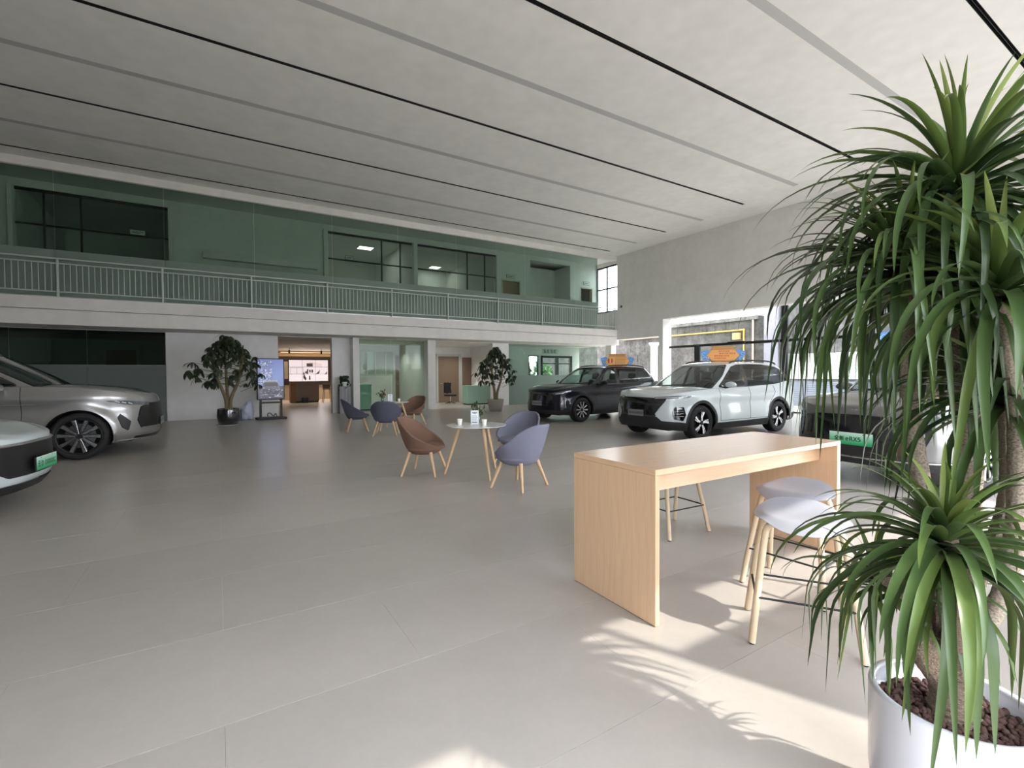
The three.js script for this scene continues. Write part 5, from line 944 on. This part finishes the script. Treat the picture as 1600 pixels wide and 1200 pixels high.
// --- silver car on the left
const silver = paint(rgb(0.34, 0.335, 0.33), { metalness: 0.75 });
makeCar({
  name: 'silver_crossover', label: 'silver crossover with long bonnet and forked alloy wheels before the dark glazed office', pos: [-3.55, 0, -11.65], scale: 1.1, turn: -1 * D2R, paint: silver, handle: CM.trimSilver,
  nose: 2.34, ax: [1.42, -1.48], tail: -2.5, R: 0.36, rim: 0.275, archR: 0.405, W: 0.955, track: 0.82, archBlack: false, cf: 0.9, nf: 2.4, spin: 0.25, rails: false, cladMat: silver, flare: 0.03, cladY: [[-2.4, 0.36], [2.3, 0.22]],
  yt: [[-2.5, 1.12], [-1.9, 1.16], [-1, 1.15], [0.4, 1.13], [1.0, 1.12], [1.5, 1.085], [1.95, 1.02], [2.2, 0.955], [2.36, 0.91]], yRoof: [[-2.1, 1.56], [-1.7, 1.62], [-1.0, 1.655], [-0.4, 1.66], [0, 1.64], [0.3, 1.6]],
  sideP: [[0.18, 0.085], [0.26, 0.045], [0.34, 0.012], [0.5, 0.0], [0.66, 0.01], [0.78, 0.024], [0.88, 0.01], [0.94, 0.002], [1.0, 0.012], [1.06, 0.03], [1.16, 0.075]], frontP: [[0.2, 0.1], [0.28, 0.035], [0.36, 0.0], [0.5, 0.0], [0.72, 0.012], [0.86, 0.03], [0.94, 0.06], [1.04, 0.12]],
  dlo: [[0.70, 1.155], [0.34, 1.39], [0.06, 1.55], [-0.15, 1.595], [-0.6, 1.612], [-1.1, 1.60], [-1.6, 1.55], [-1.86, 1.46], [-1.98, 1.34], [-1.86, 1.27], [-1.3, 1.2], [-0.4, 1.165]],
  front(h) {
    const { take, bar, car } = h;
    take('headlamp', (x, y, z, s) => sdPoly([[0.5, 0.79], [0.95, 0.82], [1.25, 0.90], [0.95, 0.885], [0.5, 0.84]])(s, y) + (x < 1 ? 1 : 0), CM.lamp, { split: true });
    take('grille', (x, y, z, s) => sdPoly([[-1, 0.44], [0.72, 0.44], [0.78, 0.56], [0.7, 0.77], [0.55, 0.83], [-1, 0.83]])(s, y) + (x < 1 ? 1 : 0), CM.grilleDark, { off: -0.01 });
    take('air_intake', (x, y, z, s) => sdPoly([[0.92, 0.40], [0.88, 0.55], [1.02, 0.68], [1.06, 0.62], [1.0, 0.46]])(s, y) + (x < 1 ? 1 : 0), CM.grilleDark, { off: -0.015, split: true });
    take('chin', (x, y, z, s) => sdPoly([[-1, 0.1], [0.9, 0.1], [0.8, 0.3], [-1, 0.34]])(s, y) + (x < 1 ? 1 : 0), CM.grilleDark);
    for (const sd of [-1, 1]) mesh('light_bar', [0, 1, 2].flatMap((k) => [bar(0.84 + k * 0.09, 0.83 + k * 0.016, 0.90 + k * 0.09, 0.85 + k * 0.016, 0.009, sd, 0.004, 3), bar(0.90 + k * 0.09, 0.85 + k * 0.016, 0.88 + k * 0.09, 0.84 + k * 0.016, 0.008, sd, 0.004, 3)]), CM.lampWhite, car);
    plateOn({ ...h }, greyPlate, 0.5, 0.44, 0.135, 'grey plate');
    mesh('chin_strip', [bar(0.002, 0.25, 1.05, 0.25, 0.01, 1, 0.003, 14), bar(0.002, 0.25, 1.05, 0.25, 0.01, -1, 0.003, 14)], CM.trimSilver, car);
  },
  extra(h) { for (const sd of [-1, 1]) mesh('side_crease', [h.bar(h.sOfX(1.0), 0.86, h.sOfX(-0.9), 0.9, 0.009, sd, -0.002, 16)], CM.trimSilver, h.car); },
});
// --- white electric saloon, only its nose in view
makeCar({
  name: 'white_saloon', label: 'white saloon with black nose and green number plate beside the silver crossover', pos: [-4.04, 0, -7.55], turn: -7 * D2R, paint: whitePaint, rails: false, spoiler: false,
  nose: 2.36, ax: [1.42, -1.3], tail: -2.4, R: 0.33, rim: 0.24, archR: 0.365, W: 0.91, archBlack: false, cf: 0.8, nf: 2.5, cladMat: whitePaint, cladY: [[-2.4, 0.3], [2.3, 0.16]], cowl: 0.95,
  yb: [[-2.4, 0.28], [-1.2, 0.17], [1.2, 0.17], [2.36, 0.2]], yt: [[-2.4, 1.0], [-1, 0.96], [0.4, 0.95], [1.0, 0.94], [1.5, 0.91], [1.95, 0.85], [2.2, 0.79], [2.36, 0.75]],
  yRoof: [[-2.1, 1.2], [-1.4, 1.38], [-0.5, 1.44], [0, 1.42], [0.3, 1.37]], cabin: { xrB: -2.1, xrT: -1.2, WB: 0.8, WT: 0.58, xwB: 1.1, xwT: 0.15 },
  dlo: [[0.55, 0.98], [0.1, 1.22], [-0.2, 1.36], [-0.7, 1.385], [-1.2, 1.33], [-1.6, 1.12], [-1.5, 1.03], [-0.4, 1.0]],
  front(h) {
    const { take, bar, car, skin } = h;
    take('headlamp', (x, y, z, s) => sdPoly([[0.6, 0.66], [1.0, 0.69], [1.25, 0.76], [0.95, 0.755], [0.6, 0.72]])(s, y) + (x < 1 ? 1 : 0), CM.lamp, { split: true });
    take('grille', (x, y, z, s) => sdPoly([[-1, 0.36], [0.5, 0.37], [0.72, 0.5], [0.80, 0.66], [0.6, 0.69], [-1, 0.70]])(s, y) + (x < 1 ? 1 : 0), CM.grilleDark, { off: -0.008 });
    take('bumper_lower', (x, y, z, s) => sdPoly([[-1, 0.1], [0.70, 0.1], [0.76, 0.29], [-1, 0.31]])(s, y) + (x < 1 ? 1 : 0), CM.clad, { off: -0.01 });
    mesh('grille_edge', [bar(0.002, 0.712, 0.9, 0.70, 0.018, 1, -0.004, 14), bar(0.002, 0.712, 0.9, 0.70, 0.018, -1, -0.004, 14)], CM.trimSilver, car);
    const q = skin(0.0005, 0.66, 0.012).p; mesh('badge', [rod(V(q.x + 0.01, 0.585, 0), V(q.x - 0.004, 0.72, -0.05), 0.012), rod(V(q.x + 0.01, 0.585, 0), V(q.x - 0.004, 0.72, 0.02), 0.016)], CM.trimSilver, car);
    plateOn({ ...h }, plateYun, 0.47, 0.48, 0.15, 'green plate with dark lettering', 0.05);
  },
});

// --- orange boards on the car roofs
const signTexA = canvasTex(512, 256, (c, w, h) => { c.fillStyle = '#e0a058'; c.fillRect(0, 0, w, h); seed(3); c.fillStyle = '#a52a10'; const row = (x, y, n, s) => { for (let k = 0; k < n; k++) { const X = x + k * s * 1.12; c.fillRect(X, y, s, s * 0.16); c.fillRect(X + s * 0.42, y, s * 0.16, s); c.fillRect(X, y + s * 0.45, s * 0.95, s * 0.14); if (rnd() > 0.4) c.fillRect(X + s * 0.1, y + s * 0.8, s * 0.85, s * 0.14); if (rnd() > 0.5) c.fillRect(X, y, s * 0.14, s * 0.9); } }; row(190, 26, 5, 30); row(200, 76, 7, 32); row(120, 132, 7, 30); row(120, 186, 6, 28); c.fillStyle = '#f0b060'; c.fillRect(60, 96, 120, 8); c.fillRect(70, 150, 40, 8); c.fillRect(300, 200, 90, 8); });
const signTexB = canvasTex(512, 256, (c, w, h) => { c.fillStyle = '#e3a85e'; c.fillRect(0, 0, w, h); seed(9); c.fillStyle = '#b5382a'; c.fillRect(60, 60, 34, 130); c.fillRect(40, 110, 130, 22); c.fillRect(130, 60, 26, 130); c.fillStyle = '#e9b9a0'; c.fillRect(98, 70, 24, 100); c.fillStyle = '#94501a'; for (let r = 0; r < 5; r++) for (let k = 0; k < 6; k++) { c.fillRect(210 + k * 36, 30 + r * 42, 26, 5); c.fillRect(210 + k * 36, 44 + r * 42, 26, 5); c.fillRect(220 + k * 36, 30 + r * 42, 5, 24); } });
const orange = std(rgb(0.60, 0.28, 0.06), 0.6), orangeTop = std(rgb(0.50, 0.24, 0.07), 0.6), cloudBlue = std(rgb(0.10, 0.28, 0.62), 0.5), cloudPale = std(rgb(0.25, 0.55, 0.80), 0.5);
function roofSign(label, pos, turn, tex, k = 1) {
  const t = thing('roof_sign', label, 'sign', pos, turn, undefined); t.scale.setScalar(k);
  const pts = [[-0.34, 0], [0.34, 0], [0.50, 0.17], [0.34, 0.36], [-0.34, 0.36], [-0.50, 0.17]];
  const bd = mesh('board', prism(pts, 0.03, 0.004).translate(0, 0.02, 0), orange, t);
  const f = new THREE.ShapeGeometry(poly([[-0.33, 0.01], [0.33, 0.01], [0.48, 0.17], [0.33, 0.35], [-0.33, 0.35], [-0.48, 0.17]])), p = f.attributes.position, uv = f.attributes.uv; for (let i = 0; i < p.count; i++) uv.setXY(i, (p.getX(i) + 0.5), p.getY(i) / 0.36);
  f.translate(0, 0.02, 0.0355); mesh('print', f, std(rgb(1, 1, 1), 0.6, 0, { map: tex }), bd);
  mesh('header', [rbx(-0.33, 0.33, 0.385, 0.47, -0.005, 0.045, 0.008), rbx(-0.36, 0.36, 0.465, 0.49, -0.015, 0.055, 0.006), rbx(-0.35, 0.35, 0.372, 0.388, -0.015, 0.055, 0.004)], orangeTop, t);
  for (const s of [-1, 1]) {
    const cl = new THREE.Shape(); cl.moveTo(0.40, 0.0); cl.bezierCurveTo(0.56, -0.01, 0.66, 0.06, 0.62, 0.16); cl.bezierCurveTo(0.72, 0.2, 0.68, 0.34, 0.56, 0.3); cl.bezierCurveTo(0.50, 0.36, 0.42, 0.33, 0.40, 0.27); cl.lineTo(0.52, 0.17); cl.closePath();
    const g = prism(cl, 0.02, 0.003); if (s < 0) g.rotateY(Math.PI); g.translate(0, 0.03, s < 0 ? 0.015 : -0.005); mesh('cloud', g, cloudBlue, t);
    mesh('cloud_swirl', [new THREE.TorusGeometry(0.045, 0.011, 8, 20, 5).translate(s * 0.59, 0.24, 0.02), new THREE.TorusGeometry(0.055, 0.011, 8, 20, 4.6).translate(s * 0.55, 0.09, 0.02)], cloudPale, t);
  }
  mesh('base', rbx(-0.3, 0.3, -0.002, 0.022, -0.08, 0.08, 0.006), orangeTop, t);
  return t;
}

roofSign('orange hexagonal board with red lettering and blue clouds on the white SUV roof', [10.25, 1.675, -7.0], -0.75, signTexA, 0.74);
roofSign('orange hexagonal board with red crest and blue clouds on the dark SUV roof', [11.1, 1.64, -11.4], -0.6, signTexB, 0.8);
roofSign('orange board with blue clouds on the grey SUV roof behind the plant', [8.7, 1.70, -2.65], -1.1, signTexA, 0.9);
// ---------------------------------------------------------------- plants
function bark(P, r0, r1, rough, seg = 40, n = 18) {          // tapering, knobbly trunk along a curve
  const c = new THREE.CatmullRomCurve3(P), fr = c.computeFrenetFrames(seg, false);
  return sheet((u, v) => { const i = Math.round(u * seg), p = c.getPointAt(u), a = v * Math.PI * 2, r = lerp(r0, r1, u) * (1 + rough * noise3(Math.cos(a) * 2, Math.sin(a) * 2, u * 14) + rough * 0.6 * Math.sin(u * seg * 2.1)); return p.addScaledVector(fr.normals[i], r * Math.cos(a)).addScaledVector(fr.binormals[i], r * Math.sin(a)); }, seg, n, true);
}
T.bark = noiseTexture(256, (u, v) => { const k = 0.55 + 0.2 * tn(u, v, 8, 1) + 0.2 * noise3(u * 60, v * 14, 2) + 0.15 * (rnd() - 0.5); return [k, k, k]; });
const barkM = std(rgb(0.44, 0.32, 0.235), 0.9, 0, { map: rep(T.bark, 4, 2), bumpMap: rep(T.bark, 6, 3), bumpScale: 0.004 });
const stemM = std(rgb(0.50, 0.41, 0.32), 0.85, 0, { map: rep(T.bark, 8, 1), bumpMap: rep(T.bark, 14, 1), bumpScale: 0.002 });

{ // --- tall dracaena in the white pot
  const plant = thing('potted_dracaena', 'tall bushy dracaena with long strap leaves in a round white pot', 'plant', [1.82, 0, -0.49]);
  const potH = 0.46, R = 0.2;
  mesh('pot', lathe([[0.001, 0.01], [R - 0.035, 0.0], [R - 0.02, 0.012], [R - 0.002, 0.2], [R, potH - 0.01], [R - 0.004, potH], [R - 0.017, potH], [R - 0.021, potH - 0.008], [R - 0.022, potH - 0.07], [0.001, potH - 0.075]], 72), phys(rgb(0.56, 0.56, 0.60), 0.25, { clearcoat: 0.7, clearcoatRoughness: 0.08 }), plant);
  seed(61);
  const peb = [], pg = new THREE.IcosahedronGeometry(1, 1);
  for (let k = 0; k < 1100; k++) { const a = rr(0, 6.28), r = (R - 0.028) * Math.sqrt(rnd()), s = rr(0.0065, 0.0095), q = pg.clone(); q.scale(s * rr(0.8, 1.3), s * rr(0.8, 1.1), s); q.rotateY(rr(0, 6)); q.translate(r * Math.cos(a), potH - 0.066 + rr(0, 0.018), r * Math.sin(a)); peb.push(q); }
  mesh('clay_pebbles', peb, std(rgb(0.085, 0.045, 0.038), 0.9), plant).userData.kind = 'stuff';
  // crowns in hall coordinates, brought into the plant's own frame
  const W = (x, y, z) => V(x - 1.82, y, z + 0.49);
  const crowns = [
    { p: W(1.55, 1.01, -0.435), n: 110, L: [0.34, 0.52], w: 0.026, tone: 1, sag: 0.35 },
    { p: W(1.87, 1.98, -0.51), n: 140, L: [0.46, 0.60], w: 0.0275, tone: 0 },
    { p: W(1.84, 1.77, -0.63), n: 190, L: [0.44, 0.66], w: 0.0235, tone: 0, sag: 0.3 },
    { p: W(1.70, 1.66, -0.38), n: 110, L: [0.38, 0.54], w: 0.027, tone: 1 },
    { p: W(2.08, 1.68, -0.50), n: 80, L: [0.38, 0.54], w: 0.027, tone: 0 },
    { p: W(1.79, 0.78, -0.68), n: 34, L: [0.2, 0.34], w: 0.02, tone: 1 },
    { p: W(1.90, 0.77, -0.55), n: 34, L: [0.2, 0.32], w: 0.02, tone: 1 },
    { p: W(1.86, 1.38, -0.40), n: 90, L: [0.32, 0.48], w: 0.025, tone: 0 },
  ];
  // trunk and stems
  const b = (y) => potH - 0.08 + y;
  mesh('trunk', bark([V(0, b(0), 0), V(0.01, b(0.07), 0.0), V(0.02, b(0.14), 0.0), V(0.03, b(0.24), 0.005)], 0.06, 0.052, 0.09), barkM, plant);
  const stem = (P, r0, r1, m = stemM) => mesh('stem', bark(P, r0, r1, 0.05, 60, 14), m, plant);
  stem([V(0.01, b(0.1), 0), V(-0.03, b(0.2), -0.06), V(0.02, b(0.28), -0.1), crowns[5].p], 0.044, 0.024, barkM);
  stem([V(0.02, b(0.1), 0), V(0.06, b(0.2), -0.04), crowns[6].p], 0.04, 0.024, barkM);
  stem([V(0.03, b(0.2), 0.005), V(0.1, b(0.35), -0.05), V(0.07, 1.2, -0.12), crowns[2].p], 0.03, 0.019);
  stem([V(0.03, b(0.2), 0.005), V(0.14, b(0.36), 0.0), V(0.17, 1.25, -0.03), crowns[1].p], 0.032, 0.019);
  stem([V(0.03, b(0.22), 0.005), V(-0.06, b(0.3), 0.03), V(-0.2, 0.85, 0.07), crowns[0].p], 0.034, 0.02, barkM);
  stem([V(0.03, b(0.2), 0.01), V(0.1, b(0.4), 0.08), V(0.02, 1.2, 0.12), crowns[3].p], 0.026, 0.017);
  stem([V(0.14, b(0.36), 0.0), V(0.28, 1.1, -0.03), crowns[4].p], 0.026, 0.017);
  stem([V(0.14, b(0.36), 0.0), V(0.15, 1.0, 0.07), crowns[7].p], 0.026, 0.017);
  // leaf strips: bend from the starting slope towards the ground
  const leafVariants = new Map();
  function strap(elev, droop, fold) {
    const key = elev.toFixed(2) + droop.toFixed(2); if (leafVariants.has(key)) return leafVariants.get(key);
    const n = 13, P = []; let x = 0.01, y = 0, a = elev; const c = [];
    for (let i = 0; i <= n; i++) { c.push([x, y, a]); a -= droop / n * (0.35 + 1.3 * i / n); a = Math.max(a, -1.5); x += Math.cos(a) / n; y += Math.sin(a) / n; }
    const pos = [], ix = [];
    c.forEach(([cx, cy, ca], i) => { const t = i / n, w = 0.5 * Math.pow(Math.sin(Math.PI * Math.pow(lerp(0.13, 1, t), 0.62)), 0.75) + (i === n ? 0 : 0.012), up = 0.22 * w * (1 - 0.5 * t); for (const s of [-1, 0, 1]) pos.push(cx - Math.sin(ca) * Math.abs(s) * up * 0.12, cy + Math.cos(ca) * Math.abs(s) * up * 0.12, s * w); if (i) { const k = (i - 1) * 3; for (const j of [0, 1]) ix.push(k + j, k + j + 1, k + j + 3, k + j + 1, k + j + 4, k + j + 3); } });
    const g = new THREE.BufferGeometry(); g.setAttribute('position', new THREE.Float32BufferAttribute(pos, 3)); g.setAttribute('uv', new THREE.Float32BufferAttribute(new Float32Array(pos.length / 3 * 2), 2)); g.setIndex(ix); g.computeVertexNormals();
    leafVariants.set(key, g); return g;
  }
  const leafM = [rgb(0.036, 0.066, 0.022), rgb(0.056, 0.098, 0.029), rgb(0.098, 0.150, 0.038), rgb(0.19, 0.24, 0.065)].map((c) => phys(c, 0.36, { transmission: 0.22, thickness: 0, ior: 1.4 }));
  const rest = leafM.map(() => []);
  let single = 0;
  seed(71);
  for (const cr of crowns) for (let k = 0; k < cr.n; k++) {
    const f = (k + 0.5) / cr.n;                              // 0 youngest, at the heart
    const elev = Math.round((1.45 - 1.75 * Math.pow(f, 0.8) + rr(-0.1, 0.1)) * 8) / 8, droop = Math.round((0.3 + (cr.sag ?? 0) + 2.45 * Math.pow(f, 0.6) + rr(-0.3, 0.3)) * 5) / 5;
    const g = strap(elev, droop), L = lerp(cr.L[0] * 0.75, cr.L[1], Math.min(1, f * 1.6)) * rr(0.82, 1.1), w = cr.w * rr(0.8, 1.15) * lerp(0.75, 1, Math.min(1, f * 3));
    const tone = clamp(Math.floor(rr(0, 1.6) + (f < 0.14 ? 2.3 : f < 0.4 ? 1 + 0.4 * cr.tone : 0.35 + 0.55 * cr.tone)), 0, 3);
    const o = new THREE.Object3D(); o.position.copy(cr.p).add(V(0, -0.07 * f, 0)); o.rotation.set(rr(-0.12, 0.12), k * 2.39996 + rr(-0.2, 0.2), rr(-0.06, 0.06)); o.scale.set(L, L, w);
    if (single < 296) { const m = mesh('leaf', g, leafM[tone], plant); m.position.copy(o.position); m.rotation.copy(o.rotation); m.scale.copy(o.scale); single++; } else { o.updateMatrix(); rest[tone].push(g.clone().applyMatrix4(o.matrix)); }
  }
  rest.forEach((list, i) => { if (list.length) mesh('leaves', list, leafM[i], plant).userData.kind = 'stuff'; });
}

// --- the two umbrella-leaved trees by the back wall
{
  const leaflet = (() => { const n = 6, pos = [], ix = []; let x = 0, y = 0, a = 0.15; for (let i = 0; i <= n; i++) { const t = i / n, w = 0.17 * Math.pow(Math.sin(Math.PI * Math.pow(lerp(0.04, 0.985, t), 1.25)), 0.8); for (const s of [-1, 0, 1]) pos.push(x, y + Math.abs(s) * w * 0.18, s * w); a -= 0.16; x += Math.cos(a) / n; y += Math.sin(a) / n; if (i) { const k = (i - 1) * 3; for (const j of [0, 1]) ix.push(k + j, k + j + 1, k + j + 3, k + j + 1, k + j + 4, k + j + 3); } } const g = new THREE.BufferGeometry(); g.setAttribute('position', new THREE.Float32BufferAttribute(pos, 3)); g.setAttribute('uv', new THREE.Float32BufferAttribute(new Float32Array(pos.length / 3 * 2), 2)); g.setIndex(ix); g.computeVertexNormals(); return g; })();
  const compound = [0, 1, 2].map((v) => { const list = []; const n = 6 + v; for (let k = 0; k < n; k++) { const s = 0.26 * (0.8 + 0.25 * Math.cos(k * 2 + v)), q = leaflet.clone(); q.scale(s, s, s); q.rotateZ(-0.35 - 0.25 * ((k + v) % 3)); q.rotateY((k / n) * 6.283 + 0.2 * v); list.push(q); } return join(list); });
  const green = [rgb(0.018, 0.030, 0.013), rgb(0.026, 0.045, 0.017)].map((c) => phys(c, 0.4, { transmission: 0.1, thickness: 0 }));
  function tree(label, pos, H, W, base, trunks, potBuilder, n, s) {
    const t = thing('potted_tree', label, 'plant', pos); potBuilder(t);
    seed(s);
    const ends = [];
    for (let k = 0; k < trunks; k++) { const a = k * 2.1 + 0.4, sp = W * 0.22, e = V(sp * Math.cos(a), lerp(base, H, 0.72) + 0.1 * k, sp * Math.sin(a) * 0.7); mesh('trunk', bark([V(0.05 * Math.cos(a), base - 0.05, 0.05 * Math.sin(a)), V(0.07 * Math.cos(a), base + 0.25, 0.07 * Math.sin(a)), V(sp * 0.7 * Math.cos(a), lerp(base, H, 0.4), sp * 0.6 * Math.sin(a)), e], 0.05, 0.024, 0.06, 30, 12), std(rgb(0.20, 0.16, 0.085), 0.85, 0, { bumpMap: rep(T.bark, 6), bumpScale: 0.003 }), t); ends.push(e); }
    const tw = [];
    for (let k = 0; k < n; k++) {
      const y = lerp(lerp(base, H, 0.3), H, Math.pow(k / n, 0.7)), prof = Math.sin(Math.PI * clamp((y - base) / (H - base) * 0.9 + 0.08, 0, 1)), a = k * 2.39996 + rr(-0.3, 0.3), r = W * 0.5 * prof * Math.sqrt(rr(0.25, 1)), q = V(r * Math.cos(a), y + rr(-0.06, 0.06), r * Math.sin(a));
      const m = mesh('leaf', compound[k % 3], green[k % 2], t); m.position.copy(q); m.rotation.set(rr(-0.3, 0.3), rr(0, 6.28), rr(-0.3, 0.3)); m.scale.setScalar(rr(0.8, 1.2));
      const e = ends[k % ends.length], from = V(e.x * 0.8, Math.min(y - 0.15, e.y), e.z * 0.8); tw.push(rod(from, q, 0.007, 0.004, 5));
    }
    mesh('twigs', tw, std(rgb(0.07, 0.075, 0.03), 0.8), t).userData.kind = 'stuff';
    return t;
  }
  tree('umbrella-leaved tree in a black pot against the white wall', [0.23, 0, -15.55], 2.52, 1.9, 0.48, 4, (t) => {
    mesh('pot', lathe([[0.001, 0.03], [0.25, 0.03], [0.285, 0.25], [0.275, 0.47], [0.25, 0.47], [0.25, 0.42], [0.001, 0.42]], 40), phys(rgb(0.015, 0.017, 0.018), 0.15, { clearcoat: 1 }), t);
    mesh('saucer', lathe([[0.001, 0], [0.29, 0], [0.31, 0.03], [0.001, 0.03]], 40), M.whiteGloss, t);
  }, 96, 81);
  tree('umbrella-leaved tree in a pale round pot before the mint desk', [8.8, 0, -15.4], 2.4, 1.5, 0.46, 4, (t) => {
    mesh('pot', lathe([[0.001, 0], [0.22, 0], [0.29, 0.3], [0.3, 0.4], [0.31, 0.4], [0.31, 0.45], [0.27, 0.45], [0.27, 0.4], [0.001, 0.4]], 40), std(rgb(0.40, 0.37, 0.34), 0.7), t);
  }, 78, 82);
}
// small black sensor on the right wall
{ const g = thing('wall_sensor', 'tiny dark sensor on the wall corner by the gallery railing', 'sensor', [XR * 0.8875, 4.53, -16.4]); mesh('housing', rbx(-0.05, 0, -0.05, 0.05, -0.06, 0.06, 0.012), M.black, g); mesh('lens', new THREE.SphereGeometry(0.03, 12, 8).translate(-0.055, 0, 0), M.chrome, g); }
renderer.render(scene, camera);
